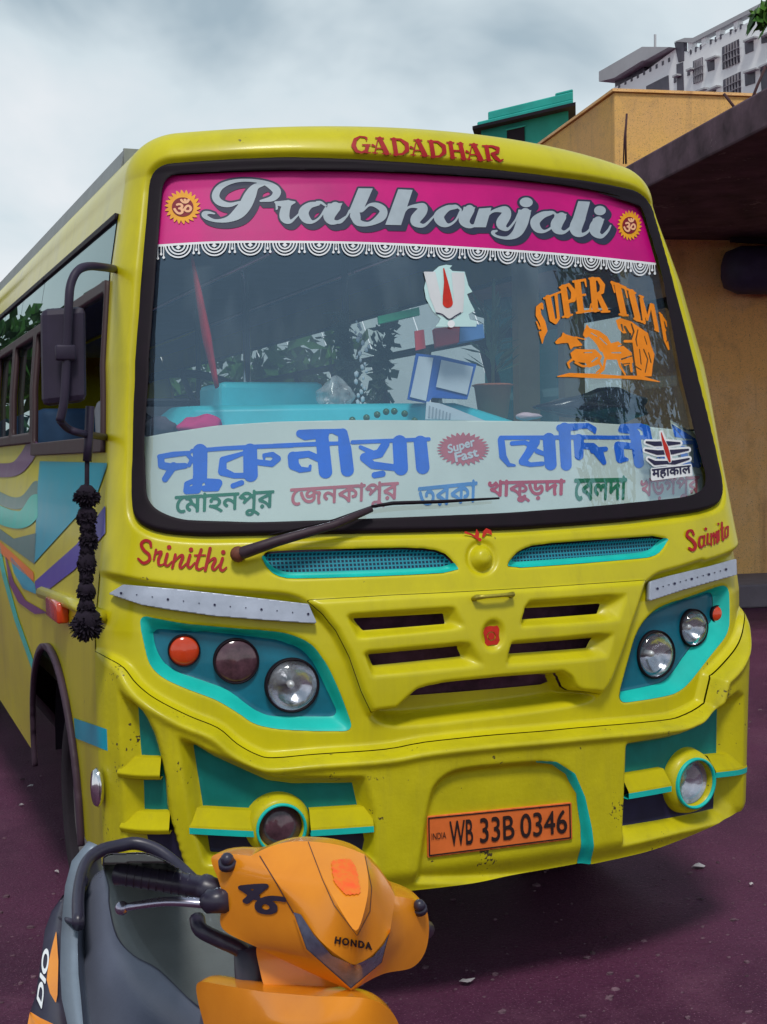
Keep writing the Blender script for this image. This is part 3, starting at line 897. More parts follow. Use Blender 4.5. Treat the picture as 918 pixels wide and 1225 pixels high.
# number plate
pq = [(511, 977), (684, 960), (685, 1004), (512, 1026)]
pdp = .034
M_plate = mat('orange_plate', (.78, .17, .035), .42, var=.12, scale=12, speck=(80, .64))
a = np.array(pq, float)
plate = decal('number_plate', lambda X, Y: sd_poly(X, Y, a), (505, 955, 690, 1030), M_plate, BUS, 1.5, pdp)
md = plate.modifiers.new('t', 'SOLIDIFY'); md.thickness = .012; md.offset = -1
M_pblk = mat('plate_black', (.025, .012, .012), .5, var=.2)
decal('plate_border', lambda X, Y: np.abs(sd_poly(X, Y, a) + 2.2) - .8, (505, 955, 690, 1030), M_pblk, plate, .6, pdp + .002)


def plq(t0, t1, lo=.2, hi=.82):
    q = np.array(pq, float); f = lambda s, t: (q[3] * (1 - s) + q[2] * s) * (1 - t) + (q[0] * (1 - s) + q[1] * s) * t
    return [f(t0, lo), f(t1, lo), f(t1, hi), f(t0, hi)]


text_decal('plate_lettering', 'WB', plq(.155, .315), M_pblk, plate, pdp + .003, bold=.012)
text_decal('plate_lettering', '33B', plq(.365, .60), M_pblk, plate, pdp + .003, bold=.012)
text_decal('plate_lettering', '0346', plq(.645, .965), M_pblk, plate, pdp + .003, bold=.012)
text_decal('plate_lettering', 'INDIA', plq(.03, .13, .42, .58), M_pblk, plate, pdp + .003)
# ================================================================== STICKERS AND LETTERING
G0 = wsd + .004     # skin offset of vinyl on the outside of the glass
BN_TOP = np.array([(195, 210), (345, 204.5), (500, 208), (665, 221), (764, 240)], float)
BN_BOT = np.array([(188, 293.5), (260, 289.5), (345, 289), (420, 290), (500, 293), (580, 297.5), (660, 303), (720, 308.5), (785, 315.5)], float)
bot = lambda x: np.interp(x, cat(BN_BOT, 6)[:, 0], cat(BN_BOT, 6)[:, 1])
bn = np.concatenate([cat(BN_TOP, 6), cat(BN_BOT, 6)[::-1]])
banner = decal('name_banner', lambda X, Y: sd_poly(X, Y, bn), (180, 195, 795, 322), M_pink, glass, 1.6, G0)
e1 = lambda *p: zz(235, 200, 5.1, p); e2 = lambda *p: zz(400, 205, 5.1, p); e3 = lambda *p: zz(565, 215, 5.1, p)
C4 = lambda s: cat(s, 5)
PRA = [C4(e1((268, 212, 12), (200, 230, 28), (140, 212, 42), (118, 172, 46), (150, 118, 36), (230, 86, 22), (320, 80, 18), (405, 92, 24), (465, 120, 44), (492, 152, 50), (465, 190, 36), (392, 206, 12))),
       C4(e1((412, 106, 14), (362, 120, 40), (330, 170, 70), (300, 230, 76), (258, 280, 70), (195, 318, 36), (120, 327, 18), (65, 308, 26), (48, 287, 32), (75, 277, 18), (112, 284, 8))),
       C4(e1((482, 214, 12), (505, 222, 30), (555, 222, 40), (600, 214, 12))), C4(e1((488, 225, 10), (492, 250, 14), (487, 258, 6))),
       C4(e1((560, 222, 44), (542, 262, 58), (540, 308, 58), (572, 332, 24), (612, 300, 12), (640, 268, 10))),
       C4(e1((745, 222, 24), (690, 235, 40), (655, 275, 62), (670, 315, 52), (708, 334, 20), (752, 308, 13), (790, 250, 14))), C4(e1((790, 235, 12), (760, 215, 16), (735, 212, 12))),
       C4(e1((848, 245, 66), (812, 290, 74), (822, 328, 44), (862, 334, 20), (918, 300, 12))),
       C4(e2((0, 312, 14), (40, 310, 14), (75, 275, 12), (95, 240, 14))),
       C4(e2((128, 270, 64), (148, 312, 42), (215, 320, 26), (285, 280, 52), (300, 238, 46), (262, 208, 34), (215, 205, 16), (175, 240, 12))),
       C4(e2((425, 250, 12), (450, 222, 14), (490, 212, 22), (540, 216, 46), (535, 245, 62), (498, 290, 64), (500, 318, 42), (548, 330, 20), (600, 282, 12), (625, 250, 10))),
       C4(e2((742, 217, 24), (690, 226, 38), (640, 270, 62), (655, 310, 52), (695, 328, 20), (740, 300, 13), (772, 240, 13))), C4(e2((772, 232, 12), (745, 212, 16), (722, 210, 12))),
       C4(e2((826, 235, 60), (794, 288, 70), (808, 322, 44), (845, 334, 20), (890, 300, 12), (905, 270, 10))),
       C4(e3((82, 240, 12), (105, 208, 14), (140, 188, 20), (200, 184, 46), (208, 215, 60), (180, 262, 66), (188, 290, 40), (220, 300, 18), (262, 250, 12), (280, 210, 10))),
       C4(e3((325, 205, 64), (302, 270, 72), (272, 325, 56), (215, 355, 22), (150, 345, 15), (126, 322, 22), (150, 312, 12))),
       C4(e3((482, 203, 24), (430, 216, 42), (385, 255, 58), (398, 298, 46), (440, 315, 18), (490, 285, 13), (520, 225, 13))), C4(e3((520, 220, 12), (495, 200, 16), (470, 196, 12))),
       C4(e3((545, 228, 58), (515, 272, 72), (522, 308, 46), (562, 320, 20), (605, 285, 12), (625, 250, 10))),
       C4(e3((655, 235, 74), (632, 300, 74), (660, 335, 30), (700, 322, 16), (735, 280, 11))),
       C4(e3((770, 255, 62), (750, 295, 72), (757, 328, 48), (792, 345, 24), (828, 312, 16), (845, 280, 10)))]
PRP = [e1((802, 222), (893, 218), (872, 262), (795, 268)), e2((148, 103), (236, 104), (172, 250), (86, 255)), e2((391, 109), (479, 113), (408, 328), (312, 326)),
       e2((790, 216), (862, 219), (842, 262), (782, 258)), e3((42, 176), (118, 170), (84, 290), (4, 290)), e3((282, 182), (362, 186), (345, 232), (275, 228)),
       e3((505, 206), (578, 208), (562, 246), (498, 240)), e3((648, 130), (720, 134), (688, 250), (612, 245)), e3((738, 236), (808, 238), (794, 275), (728, 270))]


def F_prab(X, Y):
    a = mn_(*[sd_stroke(X, Y, s) for s in PRA], *[sd_poly(X, Y, p) for p in PRP])
    a = np.minimum(a, sd_ell(X, Y, (565 + 330 / 5.1, 215 + 138 / 5.1), 40 / 5.1, 30 / 5.1))
    return np.minimum(a, sd_ell(X, Y, (565 + 780 / 5.1, 215 + 188 / 5.1), 36 / 5.1, 29 / 5.1))


BX = (232, 206, 750, 300)
decal('lettering_shadow', lambda X, Y: mn_(F_prab(X, Y), F_prab(X - 2.2, Y - 2.7), F_prab(X - 4.2, Y - 5.0)) - 2.3, BX, M_shadow, banner, .9, G0 + .0015)
decal('lettering', F_prab, BX, M_silver, banner, .55, G0 + .003)


def sun_sticker(cx, cy, rx, ry):
    b = (cx - rx - 3, cy - ry - 3, cx + rx + 3, cy + ry + 3)

    def star(X, Y):
        th = np.arctan2((Y - cy) / ry, (X - cx) / rx); r = np.hypot((X - cx) / rx, (Y - cy) / ry)
        w = ((th * 22 / (2 * np.pi) + (r - .7) * .9) % 1); return (r - (.76 + .26 * (1 - np.abs(2 * w - 1)) ** .8)) * min(rx, ry)
    s = decal('sun_sticker', star, b, M_sun, banner, .5, G0 + .003)
    decal('sun_disc', lambda X, Y: sd_ell(X, Y, (cx, cy), rx * .60, ry * .56), b, M_maroon, s, .5, G0 + .0045)
    text_decal('om_sign', 'ॐ', [(cx - rx * .5, cy + ry * .42), (cx + rx * .5, cy + ry * .42), (cx + rx * .5, cy - ry * .46), (cx - rx * .5, cy - ry * .46)], M_peach, s, G0 + .006, bold=.02)


sun_sticker(218.7, 247.5, 21.5, 20.5); sun_sticker(753.5, 269.5, 14.5, 18)

CEN = [213.5, 256.5, 299.6, 341, 382, 422.5, 461, 498, 534.5, 572, 607.5, 642, 676, 707.5, 737.5, 766]


def F_fringe(X, Y):
    Bt = bot(X)
    a = np.abs(Y - Bt - .3) - 1.3
    for i, c in enumerate(CEN):
        rx = 16.2 - .38 * i; ry = 15.5; by = bot(c) + 1
        r = np.hypot((X - c) / rx, (Y - by) / ry) * 16
        lowr = Y > Bt - .5
        for q, w in ((15.2, .9), (11.4, .9), (7.6, .9)):
            a = np.minimum(a, np.where(lowr, np.abs(r - q) - w, 9))
        a = np.minimum(a, np.maximum(np.abs(X - c) / 3.2 + np.abs(Y - by - 3) / 2.6 - 1, 0 * X - 1))
        nx_ = CEN[i + 1] if i + 1 < len(CEN) else c + 29
        mid = (c + nx_) / 2; yb = bot(mid)
        for dx, ln in ((-3.2, 12), (0, 8), (3.2, 12)):
            a = np.minimum(a, sd_stroke(X, Y, [(mid + dx * .8, yb, 1.2), (mid + dx, yb + ln - 2, 1.1), (mid + dx, yb + ln, 3.2)]))
    for dx, ln in ((192 - 3, 15), (192 + 1, 10), (196, 14)):
        a = np.minimum(a, sd_stroke(X, Y, [(dx, 294, 1.2), (dx, 294 + ln - 2, 1.2), (dx, 294 + ln, 3.2)]))
    return a


decal('lace_fringe', lambda X, Y: np.maximum(F_fringe(X, Y), X - 785), (186, 284, 792, 336), M_white, banner, .65, G0 + .002)

# roof name
g1 = lambda *p: zz(410, 150, 8.345, p); g2 = lambda *p: zz(510, 155, 8.345, p)
A_ = [[(352, 140, 10), (322, 275, 16)], [(372, 130, 40), (440, 272, 50)], [(335, 228, 14), (400, 228, 14)], [(330, 124, 13), (410, 127, 13)], [(300, 196, 26), (322, 205, 14)], [(300, 273, 12), (348, 276, 12)], [(398, 281, 12), (482, 284, 12)]]
off = lambda st, dx, dy: [[(x + dx, y + dy, w) for x, y, w in s] for s in st]
D_ = [[(512, 140, 44), (536, 285, 44)], [(478, 131, 12), (580, 140, 22), (640, 185, 42), (646, 245, 44), (600, 285, 24), (508, 293, 13)]]
GAD = [g1(*s) for s in [[(240, 128, 22), (225, 116, 16), (172, 110, 14), (126, 142, 36), (110, 200, 46), (140, 254, 34), (190, 271, 20), (238, 250, 34), (248, 205, 40)], [(200, 193, 14), (275, 193, 14)], [(232, 270, 13), (278, 272, 13)], [(238, 118, 10), (240, 150, 10)]] + A_ + D_ + off(A_, 382, 20)]
GAD += [g2(*s) for s in off(D_, -463, -19) + [[(242, 132, 42), (266, 275, 42)], [(342, 142, 42), (376, 285, 44)], [(250, 208, 18), (350, 212, 18)], [(205, 126, 12), (278, 129, 12)], [(308, 136, 12), (370, 140, 12)], [(240, 276, 12), (302, 281, 12)], [(345, 288, 12), (408, 293, 12)]] + off(A_, 104, 21) + [[(602, 172, 42), (626, 297, 42)], [(560, 160, 12), (660, 165, 22), (718, 188, 36), (714, 224, 34), (650, 240, 16)], [(662, 240, 30), (702, 284, 40), (740, 314, 24), (768, 298, 14)], [(592, 301, 12), (662, 306, 12)]]]
decal('name_lettering', lambda X, Y: mn_(*[sd_stroke(X, Y, s) for s in GAD]), (414, 155, 610, 202), M_red, front, .5, .004)

# brush script names on the corners
h1 = lambda *p: cat(zz(155, 635, 7.06, p), 4)
SRI = [h1((182, 132, 22), (172, 92, 26), (130, 82, 26), (100, 112, 28), (122, 162, 28), (166, 202, 28), (166, 248, 26), (118, 272, 26), (74, 235, 20)),
       h1((225, 160, 22), (205, 245, 16)), h1((222, 190, 18), (268, 178, 26), (246, 240, 26), (250, 287, 22), (288, 280, 14), (312, 235, 12)),
       h1((320, 195, 26), (302, 270, 26), (322, 295, 20), (358, 258, 12)), h1((388, 200, 24), (362, 312, 22)), h1((372, 265, 14), (430, 208, 20), (452, 218, 26), (426, 290, 26), (442, 312, 20), (484, 270, 12)),
       h1((512, 205, 26), (492, 285, 26), (512, 310, 20), (552, 268, 12)), h1((607, 158, 26), (566, 290, 26), (586, 326, 22), (625, 308, 12)), h1((552, 206, 16), (642, 205, 14)),
       h1((682, 148, 28), (640, 332, 26)), h1((652, 275, 14), (708, 232, 20), (726, 246, 26), (700, 305, 26), (720, 327, 20), (760, 282, 12)), h1((787, 232, 26), (766, 305, 26), (786, 336, 22), (820, 308, 14)),
       h1((335, 138, 38)), h1((520, 158, 38)), h1((793, 180, 38))]
decal('name_lettering', lambda X, Y: mn_(*[sd_stroke(X, Y, s) for s in SRI]), (160, 640, 276, 688), M_red, front, .5, .004)
h2 = lambda *p: cat(zz(805, 620, 11.475, p), 4)
SAI = [h2((290, 225, 30), (265, 168, 32), (212, 180, 38), (200, 240, 42), (278, 310, 46), (314, 380, 46), (280, 436, 42), (225, 408, 32)),
       h2((432, 245, 22), (378, 260, 32), (364, 340, 38), (392, 402, 28), (430, 350, 20)), h2((436, 240, 28), (430, 360, 28), (455, 372, 18)), h2((482, 215, 30), (480, 340, 30), (512, 345, 18)), h2((455, 145, 42)),
       h2((527, 210, 24), (532, 370, 24)), h2((532, 280, 14), (565, 200, 22), (575, 350, 24)), h2((576, 270, 14), (605, 182, 22), (610, 328, 26), (632, 310, 14)), h2((632, 170, 28), (636, 300, 26)), h2((628, 75, 32)),
       h2((676, 58, 28), (686, 288, 28), (712, 268, 14)), h2((655, 140, 14), (705, 120, 14)), h2((748, 112, 22), (720, 150, 22), (724, 250, 24), (752, 245, 18), (762, 110, 20), (765, 240, 14))]
decal('name_lettering', lambda X, Y: mn_(*[sd_stroke(X, Y, s) for s in SAI]), (816, 622, 874, 664), M_red, front, .5, .004)

# SUPER TIME with galloping horses
s5 = lambda *p: zz(630, 320, 5.1, p)
ST = [s5(*s) for s in [[(98, 250, 14), (92, 225, 22), (72, 245, 28), (74, 290, 34), (98, 335, 36), (110, 385, 36), (96, 425, 24), (84, 395, 16)], [(62, 330, 8), (80, 372, 14)], [(97, 430, 22), (97, 462, 6)],
      [(132, 185, 36), (158, 315, 36), (178, 335, 22), (196, 310, 18), (188, 240, 18), (180, 165, 20)], [(108, 188, 13), (156, 170, 13)], [(160, 168, 12), (206, 150, 12)],
      [(226, 122, 38), (250, 290, 38)], [(204, 122, 13), (258, 105, 20), (288, 148, 32), (286, 196, 30), (250, 212, 14)], [(222, 302, 13), (278, 288, 13)],
      [(312, 95, 38), (332, 262, 38)], [(286, 86, 15), (354, 76, 15)], [(357, 74, 15), (365, 116, 8)], [(322, 170, 14), (358, 166, 14)], [(308, 276, 15), (386, 264, 15)], [(388, 266, 15), (394, 222, 8)],
      [(404, 76, 38), (420, 255, 38)], [(384, 68, 13), (440, 70, 22), (464, 108, 32), (460, 148, 28), (424, 166, 14)], [(442, 172, 28), (480, 256, 36)], [(396, 264, 13), (444, 262, 13)], [(458, 270, 13), (506, 268, 13)],
      [(556, 112, 38), (592, 280, 38)], [(520, 90, 17), (602, 124, 19)], [(522, 92, 12), (538, 152, 8)], [(602, 126, 12), (616, 184, 8)], [(568, 286, 13), (618, 292, 13)],
      [(640, 150, 36), (680, 312, 36)], [(616, 132, 13), (664, 156, 13)], [(658, 312, 13), (708, 332, 13)],
      [(700, 190, 20), (720, 338, 17)], [(702, 188, 18), (738, 318, 15)], [(760, 224, 15), (738, 318, 13)], [(768, 232, 25), (796, 378, 25)], [(690, 172, 12), (712, 180, 12)], [(784, 378, 10), (806, 390, 10)],
      [(822, 292, 20), (847, 440, 20)], [(812, 276, 11), (850, 330, 11)], [(850, 330, 11), (856, 360, 6)], [(836, 362, 10), (850, 384, 9)], [(842, 438, 12), (868, 498, 11)], [(868, 498, 11), (862, 450, 6)]]]
HP = [s5(*p) for p in [[(174, 455), (192, 435), (214, 420), (222, 394), (242, 408), (300, 425), (342, 470), (332, 492), (290, 482), (270, 502), (255, 460), (215, 462), (184, 468)],
      [(268, 522), (300, 496), (372, 500), (420, 500), (462, 540), (440, 592), (380, 612), (360, 582), (310, 577), (280, 562)],
      [(344, 412), (352, 385), (368, 346), (386, 370), (442, 385), (492, 420), (522, 472), (500, 530), (448, 510), (428, 470), (405, 442), (380, 422), (360, 430)],
      [(450, 480), (560, 450), (642, 520), (652, 580), (600, 602), (560, 562), (480, 562)],
      [(545, 322), (572, 308), (642, 330), (682, 360), (742, 400), (762, 480), (782, 530), (770, 602), (764, 664), (676, 664), (660, 562), (650, 482), (638, 400), (590, 402), (560, 372)]]]
HS = [s5(*s) for s in [[(282, 560, 16), (254, 582, 14), (264, 612, 10)], [(300, 580, 14), (342, 602, 14), (382, 602, 10)], [(440, 572, 16), (462, 612, 14), (428, 642, 10)], [(562, 562, 18), (572, 602, 14), (602, 652, 10)],
      [(480, 562, 16), (470, 622, 14), (438, 652, 10)], [(632, 562, 20), (642, 632, 16)], [(190, 665, 6), (262, 655, 24), (420, 662, 28), (562, 668, 18), (700, 672, 24), (812, 697, 5)], [(300, 425, 10), (360, 440, 6)], [(600, 450, 16), (660, 450, 16)]]]
HH = [s5(*s) for s in [[(300, 486, 7), (345, 480, 7)], [(600, 362, 14), (632, 420, 18)], [(580, 560, 10), (640, 540, 8)], [(430, 552, 12), (400, 575, 8)], [(580, 350, 12), (588, 385, 8)], [(690, 500, 6), (700, 590, 6)], [(720, 420, 5), (735, 470, 5)], [(448, 430, 6), (490, 470, 6)], [(520, 520, 6), (575, 520, 8)], [(640, 345, 8), (655, 390, 10), (640, 440, 6)], [(680, 380, 6), (668, 440, 8), (676, 480, 5)], [(715, 500, 7), (740, 560, 7), (725, 640, 6)], [(660, 600, 7), (700, 625, 6)], [(560, 480, 7), (610, 470, 9), (640, 490, 5)], [(350, 520, 5), (400, 518, 6)], [(395, 400, 6), (430, 420, 5)], [(745, 520, 6), (760, 580, 7)], [(585, 590, 6), (630, 585, 6)]]]
decal('slogan_sticker', lambda X, Y: mn_(*[sd_stroke(X, Y, s) for s in ST]), (636, 325, 806, 422), M_orange, glass, .55, G0)
decal('horse_sticker', lambda X, Y: np.maximum(mn_(*[sd_poly(X, Y, p) for p in HP], *[sd_stroke(X, Y, s) for s in HS]), -mn_(*[sd_stroke(X, Y, s) for s in HH])), (660, 378, 796, 462), M_orange, glass, .6, G0)

# trident forehead-mark sticker, lower right
t4 = lambda *p: zz(680, 490, 5.1, p)
TR = [t4(*s) for s in [[(478, 198, 12), (530, 208, 28), (610, 206, 28), (680, 204, 12)], [(472, 246, 12), (545, 262, 28), (640, 258, 28), (732, 244, 12)], [(490, 300, 10), (530, 325, 26), (600, 322, 20), (650, 322, 26), (736, 300, 12)]]]
TT = t4((568, 140, 5), (578, 180, 14), (596, 230, 26), (608, 270, 26), (620, 315, 12))
txt = [t4((515, 425), (750, 395), (745, 340), (512, 365))][0]
base = lambda X, Y: mn_(*[sd_stroke(X, Y, s) for s in TR], sd_stroke(X, Y, TT), sd_poly(X, Y, txt) + .6)
bx = (764, 508, 834, 582)
tri = decal('trident_sticker', lambda X, Y: base(X, Y) - 2.3, bx, M_white, glass, .5, G0)
decal('trident_bars', lambda X, Y: np.maximum(mn_(*[sd_stroke(X, Y, s) for s in TR]), -(sd_stroke(X, Y, TT) - 1.0)), bx, M_navy, tri, .45, G0 + .0015)
decal('tilak_mark', lambda X, Y: sd_stroke(X, Y, TT), bx, M_vred, tri, .45, G0 + .0015)
text_decal('sticker_lettering', 'महाकाल', txt, M_navy, tri, G0 + .0015, bold=.03)

# white saint's-mark sticker, centre of the glass, inside face
w8 = lambda *p: zz(470, 300, 5.4, p)
gi = wsd - .006
M_pale = mat('pale_aqua_vinyl', (.50, .72, .72), .5, var=.1); M_greyv = mat('grey_vinyl', (.62, .64, .66), .5, var=.08)
pa = w8((265, 130), (300, 100), (345, 90), (385, 95), (368, 112), (385, 130), (465, 135), (490, 225), (515, 265), (480, 280), (500, 330), (530, 385), (490, 410), (500, 445), (545, 455), (540, 490), (275, 490), (300, 460), (310, 435), (260, 390), (215, 310), (203, 240), (215, 190))
us_ = decal('forehead_mark_sticker', lambda X, Y: sd_poly(X, Y, pa), (500, 310, 575, 396), M_pale, glass, .7, G0)
ub = w8((200, 135), (275, 135), (320, 330), (340, 362), (380, 360), (395, 320), (380, 140), (462, 140), (465, 240), (455, 395), (430, 410), (400, 435), (365, 442), (320, 420), (280, 400), (240, 300))
decal('mark_panel', lambda X, Y: sd_poly(X, Y, ub), (500, 310, 575, 396), M_greyv, us_, .7, G0 + .0015)
decal('tilak_mark', lambda X, Y: sd_stroke(X, Y, w8((330, 115, 8), (345, 200, 26), (352, 290, 56), (356, 335, 66))), (520, 318, 552, 372), M_vred, us_, .6, G0 + .003)
decal('mark_outline', lambda X, Y: sd_stroke(X, Y, cat(w8((280, 400, 7), (320, 410, 7), (365, 442, 7), (405, 420, 7), (440, 400, 7)), 4)), (515, 370, 560, 390), M_shadow, us_, .6, G0 + .003)
decal('mark_drop', lambda X, Y: sd_ell(X, Y, w8((378, 472))[0], 4.4, 4.4), (530, 380, 548, 394), M_white, us_, .6, G0 + .003)

# painted marks on the yellow front
q4 = lambda *p: zz(550, 620, 7.66, p)
decal('painted_flower', lambda X, Y: mn_(sd_stroke(X, Y, q4((55, 130, 22), (110, 150, 16), (170, 185, 22))), sd_poly(X, Y, q4((155, 95), (182, 140), (175, 175), (140, 160))), sd_poly(X, Y, q4((205, 170), (215, 120), (245, 90), (290, 110), (300, 155), (250, 135), (225, 175))), sd_stroke(X, Y, q4((185, 195, 34)))), (554, 628, 594, 652), M_vred, front, .5, .003)
stp = q4((225, 1000), (280, 985), (330, 990), (385, 955), (365, 1010), (360, 1080), (385, 1180), (330, 1155), (270, 1165), (220, 1185), (235, 1120), (220, 1060), (205, 990))
sm = decal('painted_mark', lambda X, Y: np.maximum(sd_poly(X, Y, rnd(stp, 3)), -(np.abs(sd_ell(X, Y, q4((292, 1080))[0], 4.6, 5)) - .5)), (574, 740, 604, 780), M_vred, grille, .5, -.002)

# ------------------------------------------------------------------ cloth route board behind the glass
M_cloth = mat('pale_green_cloth', (.84, .90, .80), .8, var=.06, scale=4, bump=.1, bscale=12)
bd = -.07
rb = rnd([(168, 524), (200, 518), (260, 509), (330, 504.5), (420, 502.5), (560, 503), (700, 505), (760, 509), (838, 517), (864, 594), (840, 606), (754, 618), (617, 627), (480, 630), (345, 632), (234, 633), (190, 627), (166, 612)], 6)
board = decal('route_board', lambda X, Y: sd_poly(X, Y, rb), (160, 495, 872, 640), M_cloth, None, 2.0, bd)
md = board.modifiers.new('t', 'SOLIDIFY'); md.thickness = .004; md.offset = -1
tag(board, 'pale green cloth route board with big blue Bengali lettering behind the windscreen', 'route board')
M_blue = mat('blue_paint_letters', (.006, .17, .90), .6, var=.2, scale=8); M_green = mat('green_letters', (.01, .22, .08), .6, var=.2); M_crim = mat('crimson_letters', (.70, .01, .05), .6, var=.2)
M_rose = mat('rose_letters', (.72, .16, .18), .6, var=.2); M_sky = mat('sky_blue_letters', (.08, .30, .72), .6, var=.2)
b1 = lambda *p: zz(180, 500, 5.4, p); b2 = lambda *p: zz(330, 500, 4.83, p); b3 = lambda *p: zz(500, 490, 4.83, p); b4 = lambda *p: zz(680, 490, 5.1, p)
BG1 = [b1(*s) for s in [[(60, 250, 32), (150, 235, 36), (250, 226, 28)], [(68, 255, 44), (72, 305, 46), (130, 318, 52), (225, 308, 36)], [(150, 310, 50), (95, 395, 40)], [(240, 232, 30), (268, 268, 26), (250, 305, 26)], [(322, 215, 96), (322, 380, 90)],
       [(310, 380, 70), (300, 460, 58), (235, 470, 44), (236, 425, 34), (290, 400, 30)], [(375, 415, 50), (440, 420, 52), (430, 455, 36), (350, 455, 40)], [(270, 212, 26), (480, 196, 28), (700, 184, 28), (918, 178, 26)],
       [(645, 210, 90), (648, 365, 94)], [(600, 228, 26), (470, 272, 46), (465, 345, 56), (540, 372, 36), (640, 372, 36)], [(535, 438, 34), (590, 418, 34)], [(690, 285, 38), (785, 296, 40), (822, 262, 44), (790, 235, 34), (735, 240, 24), (735, 262, 16)]]]
BG1 += [b2(*s) for s in [[(100, 225, 62), (104, 270, 62), (140, 298, 36), (195, 298, 22), (200, 276, 16)], [(100, 218, 44), (190, 208, 38), (250, 235, 40)], [(268, 115, 76), (288, 310, 78)], [(290, 96, 36), (170, 108, 40), (140, 90, 44), (200, 78, 26), (330, 76, 26), (388, 88, 56), (400, 180, 76), (414, 300, 76)], [(260, 104, 36), (215, 92, 24)],
        [(512, 225, 46), (600, 205, 50), (635, 150, 46)], [(490, 168, 22), (560, 202, 32)], [(512, 230, 50), (560, 272, 44), (700, 288, 38)], [(716, 140, 82), (724, 290, 82)], [(572, 330, 36), (618, 322, 36)], [(836, 140, 76), (850, 285, 78)], [(-10, 160, 24), (240, 150, 26), (400, 145, 20)], [(445, 140, 24), (885, 122, 22)]]]
BG2 = [b3(*s) for s in [[(482, 175, 40), (492, 270, 42), (525, 318, 24), (560, 322, 14)], [(480, 162, 24), (918, 160, 24)], [(676, 185, 60), (640, 250, 46), (605, 300, 44), (650, 318, 26), (720, 312, 26)], [(545, 195, 26), (620, 190, 26), (660, 210, 30)], [(690, 240, 30), (740, 260, 24)], [(758, 170, 72), (768, 315, 70)], [(848, 110, 70), (858, 320, 64)], [(820, 106, 40), (918, 102, 34)]]]
BG2 += [b4(*s) for s in [[(-5, 102, 34), (120, 98, 34), (156, 120, 36), (162, 140, 16)], [(-5, 166, 24), (250, 170, 24), (480, 168, 24)], [(64, 180, 64), (66, 280, 54)], [(72, 218, 34), (150, 225, 44), (190, 270, 56), (218, 322, 30)], [(150, 250, 36), (228, 240, 30)],
        [(308, 225, 58), (318, 300, 52), (358, 305, 22)], [(302, 214, 40), (380, 222, 40)], [(408, 150, 62), (432, 325, 62)], [(400, 130, 40), (322, 124, 34), (330, 104, 34), (440, 100, 34), (476, 120, 50), (490, 190, 50)], [(785, 205, 46), (792, 330, 50)], [(640, 202, 24), (808, 198, 24)], [(700, 240, 40), (722, 330, 44), (770, 340, 20)], [(560, 240, 50), (570, 330, 40)]]]
decal('town_lettering', lambda X, Y: mn_(*[sd_stroke(X, Y, s) for s in BG1]), (184, 508, 520, 594), M_blue, board, .8, bd + .002)
decal('town_lettering', lambda X, Y: mn_(*[sd_stroke(X, Y, s) for s in BG2]), (594, 504, 846, 568), M_blue, board, .8, bd + .002)


def word(s, x0, y0, x1, y1, h, m, bold=.018):
    """baseline ends (x0,y0)-(x1,y1), height h"""
    text_decal('village_lettering', s, [(x0, y0), (x1, y1), (x1 + 1, y1 - h), (x0 + 1, y0 - h)], m, board, bd + .002, bold=bold)


word('\u09c7মাহনপুর', 209, 622, 327, 615, 30, M_green); word('\u09c7জনকাপুর', 347, 613, 476, 605, 30, M_rose)
word('তরকা', 500, 607, 570, 600, 26, M_sky); word('খাকুড়দা', 584, 601, 675, 599, 26, M_crim, .03); word('\u09c7বলদা', 687, 598, 749, 597, 27, M_green, .03); word('খড়গপুর', 766, 602, 836, 597, 29, M_rose, .02)


def burst(X, Y):
    c = b3((262, 228))[0]; th = np.arctan2((Y - c[1]) / 17.5, (X - c[0]) / 31); r = np.hypot((Y - c[1]) / 20, (X - c[0]) / 31.5)
    w = (th * 30 / (2 * np.pi)) % 1; return (r - (.80 + .22 * (1 - np.abs(2 * w - 1)))) * 20


br = decal('starburst', burst, (520, 512, 590, 566), M_rose, board, .6, bd + .002)
text_decal('starburst_lettering', 'Super', [b3(q)[0] for q in ((180, 268), (335, 222), (322, 158), (172, 205))], M_white, br, bd + .0035, bold=.03)
text_decal('starburst_lettering', 'Fast', [b3(q)[0] for q in ((222, 302), (352, 268), (338, 220), (212, 250))], M_white, br, bd + .0035, bold=.03)
# ================================================================== SIDES, ROOF, INTERIOR, WHEELS
YB = 8.6                                     # rear end
UL = UC + YB - .4


def side_patch(name, F, m, parent, us_, vs_, sgn, d=0., **kw):
    Vx, Fa = contour(F)
    if not len(Vx): print('EMPTY', name); return None
    u = (us_[0] + Vx[:, 0] * (us_[1] - us_[0])); v = vs_[0] + Vx[:, 1] * (vs_[1] - vs_[0])
    dd = np.full(u.shape, d) if np.isscalar(d) else d(u, v)
    fl = Fa if sgn > 0 else [f[::-1] for f in Fa]
    return obj(name, S(u * sgn, v, dd), fl, m, parent, **kw)


su = np.arange(UC - .004, UL, .02); sv = np.arange(.44, VT + RT * 1.57 + .014, .014)
SU, SV = np.meshgrid(su, sv)
box_ = lambda X, Y, x0, x1, y0, y1, r=.03: np.hypot(np.maximum(np.maximum(x0 + r - X, X - x1 + r), 0), np.maximum(np.maximum(y0 + r - Y, Y - y1 + r), 0)) - r
su0 = lambda px, py: -unproj([px], [py], 0, True)[0][0]
WIN_TOP, WIN_MID, WIN_SILL = 2.50, 2.265, 1.745
u_front = UC + .035; u_door = su0(43, 530)
bays = [(u_front, u_door)]
x = u_door + .08
while x + .7 < UL: bays.append((x, x + .64)); x += .72
wheel_y = [1.30, 6.3]
u_arch = [UC + y - .4 for y in wheel_y]
u_end = bays[-1][1]
f_winband = np.minimum(box_(SU, SV, bays[0][0], bays[0][1] + .08, WIN_SILL, WIN_TOP, .02), box_(SU, SV, bays[0][0], u_end, WIN_SILL + .05, WIN_TOP, .02))
